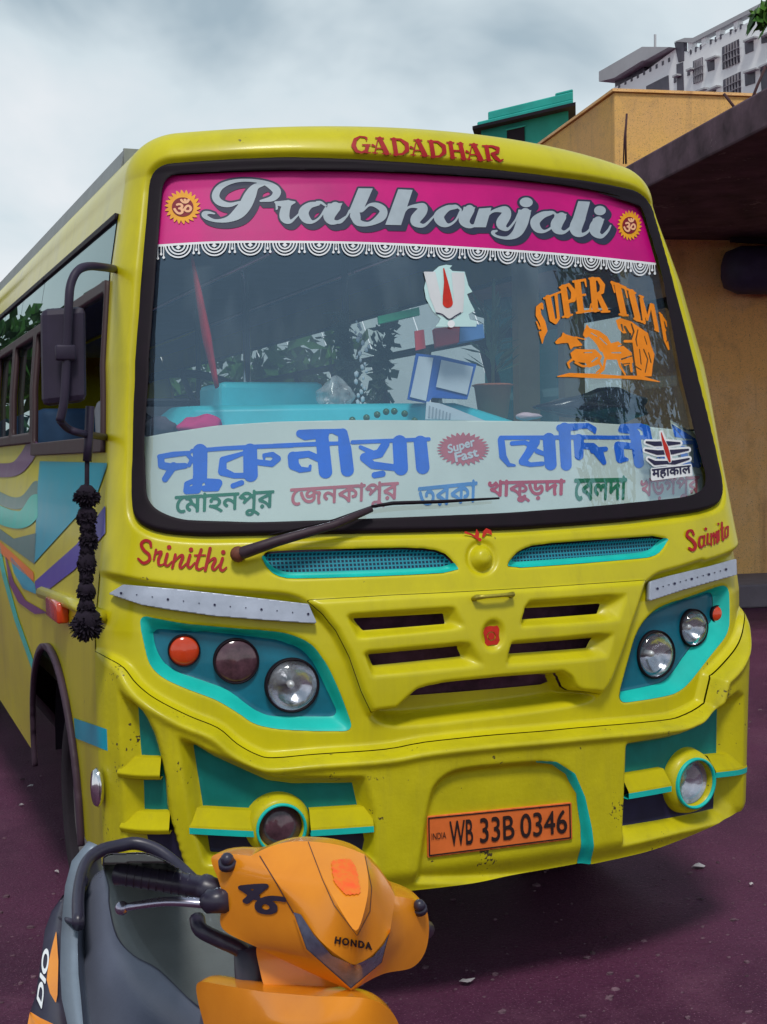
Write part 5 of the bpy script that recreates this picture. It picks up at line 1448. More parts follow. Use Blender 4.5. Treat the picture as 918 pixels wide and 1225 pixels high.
# loose grit on the asphalt
rg = np.random.default_rng(31); m = MB(); mi = []
for k in range(900):
    q = at_axis(rg.uniform(-150, 1080), 760 + 560 * rg.random() ** 1.0, 2, 0.0)
    if not (-6 < q[0] < 9 and -4 < q[1] < 9): continue
    r_ = .003 + .009 * rg.random() ** 3
    m.ball((q[0], q[1], r_ * .3), r_, 6, (1 + rg.random(), 1, .7), .5)
gr_o = m.build('loose_grit', mat('grit_stone', (.16, .09, .12), .9, var=.6, scale=9), None, smooth=False)
tag(gr_o, 'small loose grit scattered over the road', 'grit', kind='stuff')
# ================================================================== SCOOTER
from mathutils.bvhtree import BVHTree
M_so = mat('orange_scooter_paint', (.82, .285, .013), .22, var=.08, scale=6, coat=.5, var2=(.74, .235, .010, 1))
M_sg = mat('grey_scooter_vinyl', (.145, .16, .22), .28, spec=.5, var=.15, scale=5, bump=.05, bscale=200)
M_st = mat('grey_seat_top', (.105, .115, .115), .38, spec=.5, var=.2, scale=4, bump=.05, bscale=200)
M_sl = mat('silver_grey_plastic', (.24, .29, .36), .42, .2, var=.12, scale=10)
M_sb = mat('black_scooter_plastic', (.030, .026, .050), .34, spec=.5, var=.2, scale=30)
M_sv = mat('smoked_lamp', (.14, .17, .25), .15, var=.3, scale=60, coat=1)
M_al = mat('polished_aluminium', (.42, .40, .50), .25, .95, var=.1)
Asc, Bsc = P3(150, 1035, 2.97), P3(390, 1100, 2.14)
hd = (Bsc - Asc); hd[2] = 0; hd /= np.linalg.norm(hd); lf = np.array([-hd[1], hd[0], 0])
mid_ = (Asc + Bsc) / 2
SCO = empty('scooter', (float(mid_[0]), float(mid_[1]), 0))
tag(SCO, 'orange and grey motor scooter parked in front of the coach, handlebar cowl nearest the viewer', 'scooter')


def closed_shell(name, pts, faces, m, depth, crease=(), parent=SCO, sub=3, bc=1.0):
    """front skin from (px,py,depth) points, carried back along the view axis by `depth` metres and capped"""
    F3 = [P3(*p) for p in pts]; n = len(F3)
    ed = {}
    for f in faces:
        for a, b in zip(f, f[1:] + f[:1]): ed[(a, b)] = 1
    bnd = [(a, b) for a, b in ed if (b, a) not in ed]
    nxt = dict(bnd)
    V = list(F3); back = {}
    for a, b in bnd:
        if a not in back:
            back[a] = len(V); c = np.mean(F3, 0)
            V.append(F3[a] + np.array(fwd) * depth + (c - F3[a]) * .12)
    F = [list(f) for f in faces]
    for a, b in bnd: F.append([b, a, back[a], back[b]])
    loop = []; s = bnd[0][0]; k = s
    for _ in range(len(bnd)):
        loop.append(back[k]); k = nxt[k]
        if k == s: break
    c = len(V); V.append(np.mean([V[i] for i in loop], 0))
    for i in range(len(loop)): F.append([loop[i], loop[(i + 1) % len(loop)], c])
    cr = [(a, b, bc) for a, b in bnd] + list(crease)
    o = obj(name, V, F, m, parent, crease=cr, sub=sub)
    bm = bmesh.new(); bm.from_mesh(o.data); bmesh.ops.recalc_face_normals(bm, faces=bm.faces); bm.to_mesh(o.data); bm.free()
    return o


def bvh(o):
    bpy.context.view_layer.update(); dg = bpy.context.evaluated_depsgraph_get(); ev = o.evaluated_get(dg); me = ev.to_mesh()
    mw = o.matrix_world
    t = BVHTree.FromPolygons([mw @ v.co for v in me.vertices], [tuple(p.vertices) for p in me.polygons]); ev.to_mesh_clear(); return t


def lay(P, tree, lift=.002, dflt=2.1):
    o = []; last = dflt
    for x, y in P:
        d = Vector(ray(x, y)); h = tree.ray_cast(Vector(CAM), d.normalized())
        if h[0] is not None: last = (h[0] - Vector(CAM)).length / d.length
        o.append(CAM + np.array(d) * (last - lift))
    return o


def lay_field(name, fn, box, m, parent, tree, step=.8, lift=.002):
    x0, y0, x1, y1 = box; xs = np.arange(x0, x1 + step, step); ys = np.arange(y0, y1 + step, step); X, Y = np.meshgrid(xs, ys)
    V, F = contour(fn(X, Y)); return obj(name, lay(np.stack([x0 + V[:, 0] * step, y0 + V[:, 1] * step], 1), tree, lift), [f[::-1] for f in F], m, parent)


def lay_text(name, s, quad, m, parent, tree, bold=0., lift=.002, track=1.):
    F, lo, st, a, b = text_field(s, bold, track=track); V, f = contour(F); E = (lo + V * st - a) / (b - a); q = np.asarray(quad, float); s_, t_ = E[:, :1], E[:, 1:]
    return obj(name, lay(q[0] * (1 - s_) * (1 - t_) + q[1] * s_ * (1 - t_) + q[2] * s_ * t_ + q[3] * (1 - s_) * t_, tree, lift), f, m, parent)


CP = [(243, 1017, 2.27), (300, 1024, 2.21), (316, 1015, 2.20), (343, 1006, 2.21), (369, 1006.5, 2.19), (405, 1009, 2.20), (436, 1022, 2.20), (460, 1047, 2.22), (473, 1072, 2.22), (505, 1077, 2.27),
      (514, 1092, 2.30), (514, 1136, 2.29), (494, 1163, 2.26), (0, 0, 0), (461, 1160, 2.17), (421, 1186, 2.10), (365, 1135, 2.09), (351, 1091, 2.12), (345, 1152, 2.16), (298, 1128, 2.20),
      (257, 1112, 2.25), (269, 1083, 2.23), (262, 1048, 2.24), (427, 1120, 2.02), (393, 1066, 2.075), (445, 1064, 2.10), (333, 1053, 2.13), (361, 1095, 2.10), (385, 1131, 2.06), (424, 1156, 2.05),
      (447, 1144, 2.085), (467, 1115, 2.14), (459, 1151, 2.13)]
CF = [[0, 22, 26, 1], [22, 21, 17, 26], [21, 20, 19], [21, 19, 16, 17], [19, 18, 16], [16, 18, 15], [1, 26, 24, 4, 3, 2], [26, 17, 27], [26, 27, 28, 24], [24, 28, 29, 23], [4, 24, 25, 6, 5], [24, 23, 25],
      [6, 25, 31, 8, 7], [25, 23, 29, 30], [25, 30, 31], [8, 31, 32, 14, 12, 11, 10, 9], [32, 15, 14], [17, 16, 28, 27], [16, 15, 29, 28], [15, 32, 30, 29], [32, 31, 30]]
rm_ = [i for i in range(len(CP)) if i != 13]; ix = {o: n for n, o in enumerate(rm_)}
CPn = [CP[i] for i in rm_]; CFn = [[ix[i] for i in f] for f in CF]
crs = [(ix[a], ix[b], 1.0 if w > .75 else w) for a, b, w in ((4, 24, .9), (24, 23, .9), (6, 25, .9), (25, 23, .9), (26, 17, .85), (1, 26, .85), (17, 16, .9), (16, 15, .9), (15, 32, .9), (32, 31, .9), (27, 28, .8), (28, 29, .8), (29, 30, .8), (30, 31, .8), (8, 31, .8), (23, 29, .4))]
cowl = closed_shell('handlebar_cowl', CPn, CFn, M_so, .13, crs)
tc_ = bvh(cowl)
V_out = [(351, 1091), (365, 1135), (420, 1183), (458, 1151), (467, 1115)]; V_in = [(360, 1094), (376, 1119), (397, 1143), (424, 1155), (446, 1145), (460, 1129), (466, 1116)]
vl = np.array(V_out + V_in[::-1], float)
lay_field('position_lamp', lambda X, Y: sd_poly(X, Y, vl), (345, 1085, 475, 1190), M_sv, cowl, tc_, 1.2, .004)
lay_field('lamp_edge', lambda X, Y: np.minimum(sd_stroke(X, Y, [(352, 1096, 1.6), (366, 1136, 2.0), (420, 1184, 2)]), sd_stroke(X, Y, [(420, 1184, 2), (458, 1152, 2), (468, 1112, 1.4)])), (345, 1085, 475, 1192), M_so, cowl, tc_, .7, .006)
lay_text('maker_lettering', 'HONDA', [(400.5, 1128.5), (445, 1136), (444.5, 1128), (402, 1120.5)], M_pblk, cowl, tc_, .05, .003, 1.25)
M_fade = mat('faded_red_print', (.80, .09, .02), .5, var=.35, scale=90, var2=(.82, .22, .02, 1))
lay_field('red_mark', lambda X, Y: sd_poly(X, Y, rnd([(396, 1029), (420, 1027), (427, 1040), (432, 1069), (414, 1071), (400, 1056)], 5)) + .9 * np.sin(X * 1.3) * np.sin(Y * 1.1), (390, 1022, 438, 1076), M_fade, cowl, tc_, .7, .003)
zA = lambda *p: [(120 + x / 3.53, 980 + y / 3.53) for x, y in p]
lay_text('number_sticker', '46', zA((560, 318), (702, 410), (805, 352), (640, 232)), M_sb, cowl, tc_, .028, .003, .98)
lay_field('panel_line', lambda X, Y: np.minimum(np.minimum(sd_stroke(X, Y, [(369, 1007, .9), (386, 1052, .9), (400, 1083, .9), (427, 1119, .6)]), sd_stroke(X, Y, [(311, 1024, 1.2), (330, 1055, 1.2), (351, 1092, 1.2)])), sd_stroke(X, Y, [(437, 1024, .8), (445, 1062, .8), (443, 1090, .8), (428, 1119, .6)])), (300, 1000, 450, 1124), M_rod, cowl, tc_, .5, .002)
MB().ball(P3(272, 1028, 2.215), .011, 12).tube([P3(272, 1030, 2.22), P3(273, 1036, 2.225)], .015, 12).build('cowl_bolt', M_sb, cowl)
MB().ball(P3(502, 1083, 2.255), .010, 12).tube([P3(502, 1085, 2.26), P3(503, 1090, 2.265)], .012, 12).build('cowl_bolt', M_sb, cowl)
# grips and levers
grip = MB().tube([P3(278, 1070, 2.27), P3(252, 1064, 2.28), P3(249, 1063.5, 2.28), P3(243, 1062, 2.285), P3(240, 1061, 2.287), P3(150, 1046.5, 2.33), P3(142, 1045, 2.335), P3(140.5, 1044.8, 2.336)], [.017, .021, .023, .023, .0185, .0175, .020, .013], 20).build('grip', M_sb, SCO)
m = MB()
for k in range(9):
    t = k / 8; p = P3(226 - 72 * t, 1058.6 - 11.5 * t, 2.294 + .034 * t); q = P3(224.5 - 72 * t, 1058.4 - 11.5 * t, 2.294 + .034 * t); m.tube([p, q], .0192, 16)
gr2 = m.build('grip_ribs', M_sb, grip); gr2['kind'] = 'stuff'
lever = MB().tube(cat([P3(268, 1084, 2.25), P3(240, 1080, 2.24), P3(200, 1078.5, 2.245), P3(165, 1083, 2.25), P3(150, 1086, 2.255)], 4), list(np.linspace(.013, .008, 17)), 10, flat=.7).ball(P3(146, 1086.5, 2.255), .0115, 14).build('brake_lever', M_al, SCO)
MB().tube([P3(275, 1076, 2.24), P3(252, 1078, 2.24), P3(243, 1084, 2.24)], [.022, .02, .014], 12).build('lever_bracket', M_sb, lever)
g2_ = MB().tube([P3(492, 1110, 2.30), P3(505, 1112, 2.42), P3(509, 1112, 2.47)], [.016, .017, .017], 14).build('grip', M_sb, SCO)
# cable bundle and steering neck under the cowl
MB().tube(cat([P3(236, 1098, 2.30), P3(240, 1112, 2.28), P3(262, 1124, 2.28), P3(290, 1138, 2.28), P3(304, 1160, 2.28)], 4), .013, 10).build('control_cable', M_sb, SCO)
MB().tube([P3(305, 1130, 2.29), P3(304, 1200, 2.30), P3(306, 1300, 2.28)], [.035, .03, .03], 14).build('steering_neck', M_sb, SCO)
# apron / leg shield below the cowl
AP = [(229, 1170, 2.30), (250, 1176, 2.27), (318, 1187, 2.16), (380, 1192, 2.08), (428, 1192, 2.04), (462, 1198, 2.07), (486, 1232, 2.14), (480, 1320, 2.12), (430, 1340, 2.03), (378, 1340, 2.06), (316, 1330, 2.14), (262, 1300, 2.25), (244, 1225, 2.29), (330, 1225, 2.11), (400, 1232, 2.03)]
AF = [[0, 12, 1], [1, 12, 13, 2], [12, 11, 10, 13], [2, 13, 14, 3], [13, 10, 9, 14], [3, 14, 4], [14, 9, 8], [4, 14, 8, 5], [5, 8, 7, 6]]
apron = closed_shell('front_apron', AP, AF, M_so, .10, [(13, 14, .9), (12, 13, .9), (2, 13, .6), (3, 14, .6)], bc=1.0)
closed_shell('apron_neck', [(300, 1120, 2.24), (345, 1140, 2.21), (385, 1165, 2.18), (420, 1188, 2.14), (425, 1215, 2.10), (380, 1215, 2.13), (318, 1200, 2.2), (312, 1160, 2.23)], [[0, 7, 1], [1, 7, 6, 2], [2, 6, 5, 3], [3, 5, 4]], M_so, .06)
closed_shell('leg_shield', [(225, 1185, 2.36), (300, 1190, 2.32), (420, 1205, 2.22), (470, 1300, 2.25), (440, 1500, 2.2), (300, 1500, 2.3), (250, 1330, 2.36)], [[0, 6, 1], [1, 6, 5, 2], [2, 5, 4, 3]], M_sg, .05)
# seat: lofted sections (outer skirt -> crown -> far skirt)
secs = [[(103, 1052, 2.98), (111, 1035, 3.01), (124, 1024, 3.03), (150, 1019, 3.04), (180, 1019, 3.04), (208, 1030, 3.02), (232, 1050, 2.99), (240, 1080, 2.97)],
        [(96, 1085, 2.96), (108, 1066, 2.955), (128, 1050, 2.94), (160, 1044, 2.95), (200, 1046, 2.95), (235, 1055, 2.93), (252, 1072, 2.91), (258, 1100, 2.9)],
        [(92, 1145, 2.87), (104, 1118, 2.85), (131, 1088, 2.82), (168, 1080, 2.84), (215, 1080, 2.84), (254, 1086, 2.82), (274, 1102, 2.80), (282, 1130, 2.8)],
        [(93, 1190, 2.79), (108, 1160, 2.765), (146, 1126, 2.72), (186, 1114, 2.74), (238, 1112, 2.74), (276, 1118, 2.72), (294, 1132, 2.71), (300, 1160, 2.72)],
        [(96, 1245, 2.71), (122, 1210, 2.675), (172, 1164, 2.62), (214, 1150, 2.64), (258, 1147, 2.63), (288, 1150, 2.62), (302, 1160, 2.62), (306, 1185, 2.63)],
        [(120, 1300, 2.61), (160, 1255, 2.575), (212, 1200, 2.53), (244, 1184, 2.55), (270, 1180, 2.55), (286, 1182, 2.55), (296, 1192, 2.55), (298, 1230, 2.56)],
        [(190, 1340, 2.51), (220, 1300, 2.505), (246, 1240, 2.47), (260, 1220, 2.49), (270, 1217, 2.49), (278, 1219, 2.49), (284, 1232, 2.49), (286, 1260, 2.5)]]
SV3 = [[P3(*p) for p in s] for s in secs]; ns = len(secs); k8 = 8
V_ = [p for s in SV3 for p in s]; F_ = [(i * k8 + j, i * k8 + j + 1, (i + 1) * k8 + j + 1, (i + 1) * k8 + j) for i in range(ns - 1) for j in range(k8 - 1)]
# underside, so that the seat is solid
n0 = len(V_)
for s in SV3:
    for p in s: V_.append(np.array([p[0], p[1], min(s[0][2], s[-1][2]) - .03]))
F_ += [tuple(n0 + q for q in f[::-1]) for f in F_[:(ns - 1) * (k8 - 1)]]
per = [i * k8 for i in range(ns)] + [(ns - 1) * k8 + j for j in range(1, k8)] + [i * k8 + k8 - 1 for i in range(ns - 2, -1, -1)] + [j for j in range(k8 - 2, 0, -1)]
F_ += [(per[i], n0 + per[i], n0 + per[(i + 1) % len(per)], per[(i + 1) % len(per)]) for i in range(len(per))]
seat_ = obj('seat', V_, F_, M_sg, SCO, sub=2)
bm = bmesh.new(); bm.from_mesh(seat_.data); bmesh.ops.recalc_face_normals(bm, faces=bm.faces); bm.to_mesh(seat_.data); bm.free()
ts = bvh(seat_)
topo = cat([(124, 1026), (130, 1060), (131, 1084), (140, 1120), (160, 1143), (190, 1160), (232, 1200), (262, 1215), (285, 1196), (298, 1165), (288, 1130), (262, 1085), (240, 1062), (215, 1040), (180, 1022), (150, 1021)], 4, True)
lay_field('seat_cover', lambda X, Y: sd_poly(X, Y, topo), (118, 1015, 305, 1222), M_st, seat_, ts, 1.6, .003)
lay_field('seat_seam', lambda X, Y: np.abs(sd_poly(X, Y, topo)) - .7, (116, 1012, 307, 1224), M_sb, seat_, ts, .8, .0045)
# tail panel: grey strip, then the dark and orange flank
gl_ = [(106, 1006, 3.05), (86, 1030, 2.99), (78, 1060, 2.90), (75, 1092, 2.82), (73, 1120, 2.75), (72, 1160, 2.66), (74, 1195, 2.58), (84, 1240, 2.48), (110, 1330, 2.36)]
gr_ = [(120, 1012, 3.05), (103, 1032, 3.00), (96, 1060, 2.92), (94, 1100, 2.83), (93, 1130, 2.76), (94, 1165, 2.67), (97, 1195, 2.60), (101, 1240, 2.5), (135, 1330, 2.38)]
V_ = [P3(*p) for p in gl_ + gr_]; n = len(gl_)
V_ += [v - np.array([0, 0, .10]) + np.array(fwd) * .10 for v in V_]
F_ = [(i, n + i, n + i + 1, i + 1) for i in range(n - 1)]; F_ += [tuple(2 * n + q for q in f[::-1]) for f in F_]
per = list(range(n)) + list(range(2 * n - 1, n - 1, -1)); F_ += [(per[i], 2 * n + per[i], 2 * n + per[(i + 1) % len(per)], per[(i + 1) % len(per)]) for i in range(len(per))]
tail = obj('tail_panel', V_, F_, M_sl, SCO, sub=1, crease=[(per[i], per[(i + 1) % len(per)], .6) for i in range(len(per))])
ol = [(76, 1070, 2.92), (62, 1090, 2.87), (54, 1112, 2.82), (49, 1150, 2.74), (43, 1190, 2.66), (30, 1230, 2.58), (20, 1330, 2.44)]
orr = [(79, 1072, 2.90), (76, 1095, 2.83), (74, 1120, 2.77), (73, 1160, 2.68), (75, 1195, 2.60), (85, 1240, 2.50), (112, 1330, 2.38)]
V_ = [P3(*p) for p in ol + orr]; n = len(ol)
V_ += [v - np.array([0, 0, .06]) + np.array(fwd) * .14 for v in V_]
F_ = [(i, n + i, n + i + 1, i + 1) for i in range(n - 1)]; F_ += [tuple(2 * n + q for q in f[::-1]) for f in F_]
per = list(range(n)) + list(range(2 * n - 1, n - 1, -1)); F_ += [(per[i], 2 * n + per[i], 2 * n + per[(i + 1) % len(per)], per[(i + 1) % len(per)]) for i in range(len(per))]
flank = obj('flank_panel', V_, F_, M_sb, SCO, sub=1, crease=[(per[i], per[(i + 1) % len(per)], .6) for i in range(len(per))])
tf = bvh(flank)
z5 = lambda *p: np.array([(x / 5, 980 + y / 5) for x, y in p], float)
for pl_ in (z5((338, 665), (318, 740), (292, 850), (280, 960), (300, 1040), (335, 1100), (345, 1050), (350, 850)), z5((180, 1150), (245, 1190), (320, 1225), (325, 1260), (160, 1260))):
    lay_field('orange_flash', lambda X, Y: sd_poly(X, Y, pl_), (28, 1100, 74, 1236), M_so, flank, tf, .8, .003)
lay_text('model_lettering', 'DIO', z5((250, 1130), (300, 790), (262, 770), (222, 1070)), M_white, flank, tf, .03, .004)
rail = MB().tube(cat([P3(94, 1106, 2.76), P3(93.5, 1076, 2.85), P3(97, 1050, 2.93), P3(105, 1030, 3.0), P3(120, 1018, 3.05), P3(140, 1012.5, 3.08), P3(163, 1009, 3.1), P3(188, 1017, 3.09), P3(212, 1035, 3.06), P3(232, 1054, 3.0)], 4), .0125, 12, flat=1.2).build('grab_rail', M_sb, SCO)
MB().tube([P3(72, 1099, 2.84), P3(82, 1101, 2.80), P3(95, 1104, 2.765)], .006, 8).build('rail_bracket', M_sb, rail)
MB().tube([P3(93, 1054, 2.92), P3(104, 1054, 2.93)], .011, 8).build('rail_bracket', M_sb, rail)
# rear tub, floorboard, wheels (below the frame, but they carry the machine)
W3 = lambda f, l, z: np.array([mid_[0], mid_[1], 0]) + hd * f + lf * l + np.array([0, 0, z])


def lbox(f0, f1, l0, l1, z0, z1):
    return MB().add([W3(f0, l0, z0), W3(f1, l0, z0), W3(f1, l1, z0), W3(f0, l1, z0), W3(f0, l0, z1), W3(f1, l0, z1), W3(f1, l1, z1), W3(f0, l1, z1)], [(0, 3, 2, 1), (4, 5, 6, 7), (0, 1, 5, 4), (1, 2, 6, 5), (2, 3, 7, 6), (3, 0, 4, 7)])


lbox(-.50, -.02, -.13, .11, .26, .62).build('under_seat_body', M_sb, SCO, bevel=.05); lbox(-.05, .42, -.14, .12, .22, .28).build('floorboard', M_sb, SCO, bevel=.02)
for f_ in (-.42, .62):
    w = empty('wheel'); w.parent = SCO; c = W3(f_, 0, .215); w.location = Vector(c) - Vector(SCO.location)
    MB().rev([(.13, -.04), (.18, -.05), (.215, -.02), (.215, .02), (.18, .05), (.13, .04)], c, lf, 32, closed=True).build('tyre', M_tyre, w)
    MB().rev([(.13, -.035), (.11, -.02), (.04, -.03), (0, -.035)], c, lf, 24).rev([(.13, .035), (.11, .02), (.04, .03), (0, .035)], c, lf, 24).build('rim', M_sl, w)
MB().tube([W3(.62, .07, .215), W3(.52, .06, .5)], .02, 10).tube([W3(.62, -.07, .215), W3(.52, -.06, .5)], .02, 10).build('front_fork', M_sb, SCO)
fv = [W3(.62 + .245 * math.cos(t), l, .215 + .245 * math.sin(t) * (1.0 - .6 * abs(l))) for t in np.linspace(.2, 2.6, 9) for l in (-.065, -.03, .03, .065)]
obj('front_fender', fv, [(i * 4 + j, i * 4 + j + 1, i * 4 + j + 5, i * 4 + j + 4) for i in range(8) for j in range(3)], M_so, SCO, solid=.006)
# ================================================================== MIRROR, CHARMS, THINGS BEHIND THE GLASS
M_mir = mat('mirror_back_black', (.030, .022, .045), .5, var=.25, scale=8)
DM = 3.93
qm = [(48, 369), (102, 365.5), (103.5, 480), (50, 486)]
f4 = [P3(x, y, DM) for x, y in qm]; b4_ = [p + np.array([.01, .055, 0]) for p in f4]
mir = obj('mirror', f4 + b4_, [(3, 2, 1, 0), (4, 5, 6, 7), (0, 1, 5, 4), (1, 2, 6, 5), (2, 3, 7, 6), (3, 0, 4, 7)], M_mir, BUS, bevel=.02, smooth=False)
fm = [P3(x, y, DM) + np.array([.011, .0565, 0]) for x, y in ((51, 373), (99, 370), (100, 476), (53, 481))]
obj('mirror_glass', fm, [(0, 1, 2, 3)], M_chrome, mir, smooth=False)
MB().tube(cat([pp(137, 322, .0), P3(126, 320, 4.12), P3(106, 318.5, 3.98), P3(93, 324, 3.93), P3(85, 340, 3.91), P3(82.5, 364, 3.90), P3(80, 425, 3.905), P3(77, 478, 3.905), P3(72, 504, 3.91)], 5), .0125, 10).build('mirror_arm', M_mir, mir)
MB().tube(cat([P3(72, 503, 3.91), P3(82, 513, 3.95), P3(100, 519, 4.0), pp(127, 523, 0)], 5), .011, 10).build('mirror_arm', M_mir, mir)
MB().box(tuple(P3(78.5, 422, 3.90) - np.array([.028, .012, .022])), tuple(P3(78.5, 422, 3.90) + np.array([.028, .012, .022]))).build('mirror_clamp', M_mir, mir, bevel=.006)
MB().tube([P3(108, 486, 4.02), P3(106, 530, 4.02), P3(104.5, 552, 4.02)], .013, 8).build('mirror_arm', M_mir, mir)

# black tassel charm hanging from the lower arm
M_tas = mat('black_wool', (.016, .010, .020), .95, var=.4, scale=60)
top = P3(104.5, 540, 4.02)
CH = empty('tassel_charm', tuple(top)); tag(CH, 'black woollen tassel charm strung below the door mirror', 'charm')
MB().tube([top, P3(104, 600, 4.02), P3(103.5, 740, 4.02)], .007, 8).build('cord', M_tas, CH)
rg = np.random.default_rng(4)


def tassel(px, py, rx, rz, n=260):
    c = P3(px, py, 4.02); m = MB(); k = 4.02 / FPX
    m.ball(c, 1.0, 12, (rx * k * .9, rx * k * .9, rz * k * .95), .3)
    rx *= .9 + .25 * rg.random(); rz *= .9 + .2 * rg.random()
    for _ in range(n):
        d = rg.normal(size=3); d /= np.linalg.norm(d); d[2] = d[2] * .9 - .15
        p0 = c + d * np.array([rx * k * .4, rx * k * .4, rz * k * .4]); p1 = c + d * np.array([rx * k, rx * k, rz * k]) * (.96 + .14 * rg.random()) + np.array([0, 0, -.008 * rg.random()])
        s = rg.normal(size=3); s *= .008 / np.linalg.norm(s)
        m.add([p0 - s, p0 + s, p1 + s * .4, p1 - s * .4], [(0, 1, 2, 3)])
    return m.build('tassel', M_tas, CH)


for a in ((104, 592, 14, 13), (104, 616, 13, 12), (106, 644, 10, 14), (104, 672, 12, 15), (103, 706, 12, 12), (103.5, 745, 19, 19), (105, 630, 10, 11), (104.5, 658, 9, 11), (103.5, 690, 9, 11), (103.5, 725, 11, 12)): tassel(*a)
# ------------------------------------------------ things lying on or hanging over the dashboard
gp = lambda px, py, d: S(*[np.atleast_1d(k) for k in unproj([px], [py], d)], np.array([d]))[0]


def flat(name, pts, m, d, th=.004, parent=None, **k):
    return obj(name, [gp(x, y, d) for x, y in pts], [tuple(range(len(pts)))], m, parent, smooth=False, solid=th, **k)


M_rflag = mat('dark_red_cloth', (.42, .005, .018), .8, var=.25, scale=20)
zl = lambda *p: [(170 + x / 3.672, 300 + y / 3.672) for x, y in p]
pts = zl((218, 20), (250, 190), (285, 380), (330, 598)); wd = [.008, .022, .03, .014]
rf_ = MB().tube(cat([gp(x, y, -.10) for x, y in pts], 5), list(np.interp(np.linspace(0, 3, 16), range(4), wd)), 10, flat=.45).build('rolled_flag', M_rflag)
tag(rf_, 'dark red rolled flag slanting behind the left half of the windscreen', 'flag')
M_fold = mat('blue_folder_plastic', (.02, .12, .52), .5, var=.15); M_page = mat('white_page', (.62, .70, .76), .7, var=.08)
zr = lambda *p: [(470 + x / 5.4, 300 + y / 5.4) for x, y in p]
FO = empty('blue_folder', tuple(gp(517, 455, -.16))); tag(FO, 'blue folder with two white pages propped behind the glass', 'folder')
flat('cover', zr((150, 665), (300, 680), (540, 735), (480, 960), (255, 950), (225, 985), (95, 960)), M_fold, -.16, .006, FO)
flat('page', zr((168, 682), (262, 692), (215, 970), (112, 945)), M_page, -.152, .002, FO); flat('page', zr((315, 705), (520, 750), (480, 930), (280, 880)), M_page, -.152, .002, FO)
M_rpk = mat('red_carton', (.62, .06, .07), .6, var=.1); M_bpk = mat('blue_carton', (.10, .26, .60), .6, var=.1)
PK = empty('carton', tuple(gp(547, 402, -.16))); tag(PK, 'red and blue carton strip below the white forehead mark', 'carton')
flat('red_end', zr((262, 508), (425, 495), (420, 598), (278, 628)), M_rpk, -.16, .02, PK); flat('blue_end', zr((427, 495), (575, 480), (585, 568), (424, 598)), M_bpk, -.16, .02, PK)
tag(flat('red_card', zr((140, 520), (200, 510), (212, 630), (148, 645)), M_rpk, -.16, .004), 'small red card hung left of the carton', 'card')
M_lime = mat('green_sign', (.04, .50, .24), .5, var=.15)
tag(flat('green_sign', [(452, 379), (501, 368), (502, 377), (453, 388)], M_lime, -.20, .01), 'small green strip sign high behind the windscreen centre', 'sign')
# paper strip, beads, pink cloth, plastic bag, dark bag
zs_ = flat('paper_strip', zr((218, 975), (300, 985), (400, 1020), (600, 1100), (460, 1095), (210, 1090)), M_page, -.115, .003); tag(zs_, 'white printed paper strip lying above the starburst on the route board', 'paper')
for k in range(7):
    x = 235 + k * 22; flat('print_line', zr((x, 1000 + k * 8), (x + 9, 1003 + k * 8), (x + 4, 1075 + k * 3), (x - 5, 1075 + k * 3)), M_int, -.110, .001, zs_)
M_bead = mat('green_bead', (.03, .14, .05), .25, var=.2, coat=.6)
zbd = lambda x, y: (380 + x / 3.53, 300 + y / 3.53)
for k, p in enumerate([(147, 715), (207, 705), (252, 692), (290, 680), (324, 678), (368, 688), (410, 718)]):
    lb = ['leftmost', 'second', 'third', 'fourth', 'fifth', 'sixth', 'rightmost'][k] + ' green bead of the arched row above the route board'
    tag(MB().ball(gp(*zbd(*p), -.11), .011, 14).build('bead', M_bead), lb, 'bead', 'green beads above the route board')
M_pk = mat('pink_cloth', (.72, .03, .22), .8, var=.2)


def lump(name, pts_px, d, m, sq, seed, label, catg, r, amp=.25):
    c = np.mean([gp(x, y, d) for x, y in pts_px], 0); rg2 = np.random.default_rng(seed); mb = MB(); mb.ball((0, 0, 0), 1, 20)
    ph = rg2.random(6) * 6.28
    V = []
    for v in mb.v:
        w = 1 + amp * (math.sin(v[0] * 4 + ph[0]) * math.sin(v[1] * 3 + ph[1]) + .6 * math.sin(v[2] * 7 + ph[2]) * math.sin(v[0] * 6 + ph[3]) + .5 * math.sin(v[1] * 9 + ph[4]) * math.sin(v[0] * 11 + ph[5]))
        V.append((c[0] + v[0] * w * sq[0] * r, c[1] + v[1] * w * sq[1] * r, c[2] + v[2] * w * sq[2] * r))
    o = obj(name, V, mb.f, m, None, sub=1); tag(o, label, catg); return o


lump('pink_cloth', [(240, 512)], -.18, M_pk, (1.5, .9, .75), 1, 'bundle of bright pink cloth on the dashboard at left', 'cloth', .052)
M_bag = glass_mat('clear_plastic_bag', (.95, .95, .97), 1.45, .35, (.75, .76, .78), .15, 30)
lump('plastic_bag', [(404, 474)], -.30, M_bag, (1.3, 1, .9), 2, 'crumpled clear plastic bag on the turquoise dashboard', 'plastic bag', .055, .35)
M_dbag = mat('black_rexine_bag', (.014, .012, .022), .25, var=.3, coat=.4)
lump('black_bag', [(715, 486)], -.26, M_dbag, (2.9, 1.1, .62), 3, 'glossy black bag slumped on the dashboard under the horses', 'bag', .085, .3)
lump('grey_rag', [(192, 512)], -.17, mat('grey_cloth', (.10, .08, .11), .8, var=.4, scale=20), (1.2, .8, .55), 5, 'dark grey rag in the lower left corner of the dashboard', 'rag', .06)
M_pinkp = mat('pale_pink_plastic', (.75, .55, .60), .4, var=.1)
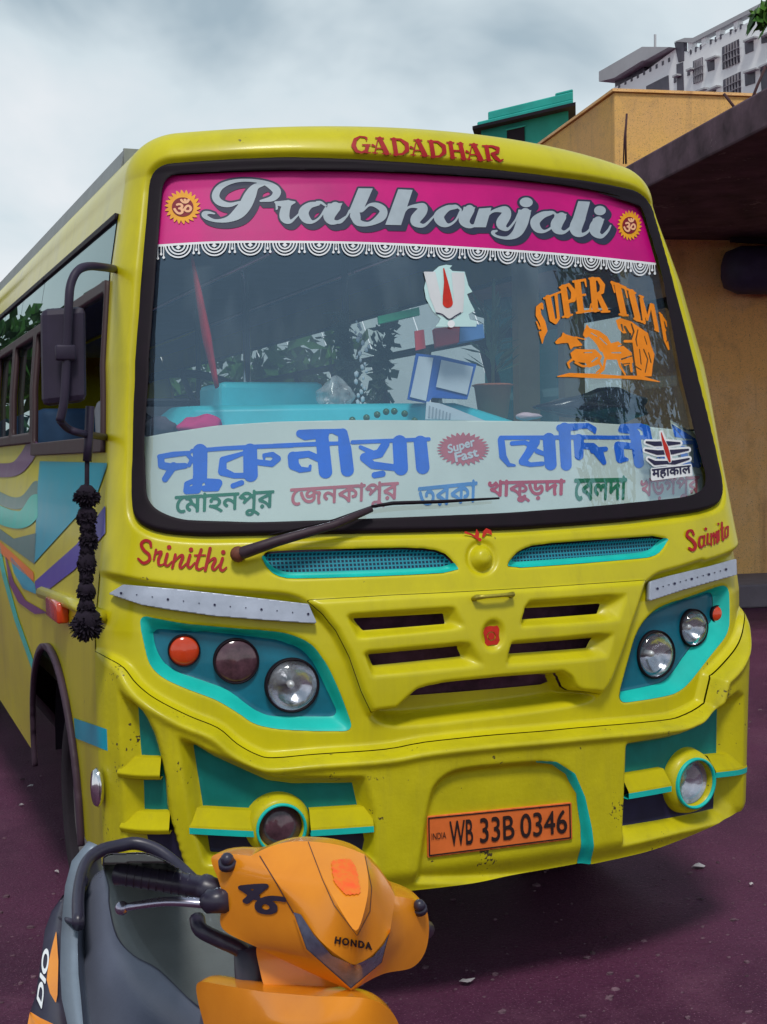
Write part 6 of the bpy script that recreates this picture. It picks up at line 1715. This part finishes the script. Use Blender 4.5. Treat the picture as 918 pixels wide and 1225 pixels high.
lump('pale_bundle', [(632, 498)], -.15, M_pinkp, (1.6, .8, .45), 6, 'pale pink bundle at the reflection edge above the route board', 'bundle', .03, .15)
# idol with garlands and leaves in the middle of the dashboard
M_gar = mat('dark_garland', (.035, .06, .035), .8, var=.4, scale=30); M_clay = mat('terracotta', (.45, .16, .09), .8, var=.2)
base_ = gp(590, 480, -.34)
POT = empty('potted_plant', tuple(base_)); tag(POT, 'small potted plant with thin leaves on the dashboard right of the folder', 'plant')
MB().rev([(.05, -.06), (.065, .05), (.075, .055), (.06, .06)], base_, (0, 0, 1), 20, cap=True).build('pot', M_clay, POT)
m = MB(); rg = np.random.default_rng(11)
for k in range(60):
    a = rg.random() * 6.28; h = .08 + .40 * rg.random(); o_ = np.array([math.cos(a), math.sin(a) * .6, 0]); p0 = base_ + np.array([0, 0, .05 + h * .55]) + o_ * .02; p2 = p0 + o_ * (.05 + .07 * rg.random()) + np.array([0, 0, .02 + .08 * rg.random()]); sd2 = np.array([-o_[1], o_[0], .2]) * .012
    m.add([p0, (p0 + p2) / 2 + sd2, p2, (p0 + p2) / 2 - sd2], [(0, 1, 2, 3)])
m.tube([base_ + np.array([0, 0, .03]), base_ + np.array([.01, 0, .42])], .006, 6); m.build('foliage', mat('grey_green_leaf', (.14, .22, .12), .6, var=.3), POT)
GA = empty('garland', tuple(gp(440, 410, -.3))); tag(GA, 'dark green leafy garland hanging behind the left centre of the windscreen', 'garland')
m = MB()
for k in range(380):
    t = rg.random(); side = 1 if rg.random() < .5 else -1; x = 437 + side * (22 - 14 * (t - .5)) + rg.normal() * 6; y = 372 + t * 110
    p = gp(x, y, -.32); a = rg.normal(size=3) * .016; b = rg.normal(size=3) * .009; m.add([p - a, p + b, p + a, p - b], [(0, 1, 2, 3)])
m.build('leaves', M_gar, GA, smooth=False)
m = MB()
for k in range(26):
    p = gp(432 + rg.normal() * 4, 385 + k * 4.2, -.29); m.ball(p, .004 + .005 * rg.random(), 7, (1, .6, 1.3), .5)
m.build('flowers', M_page, GA)
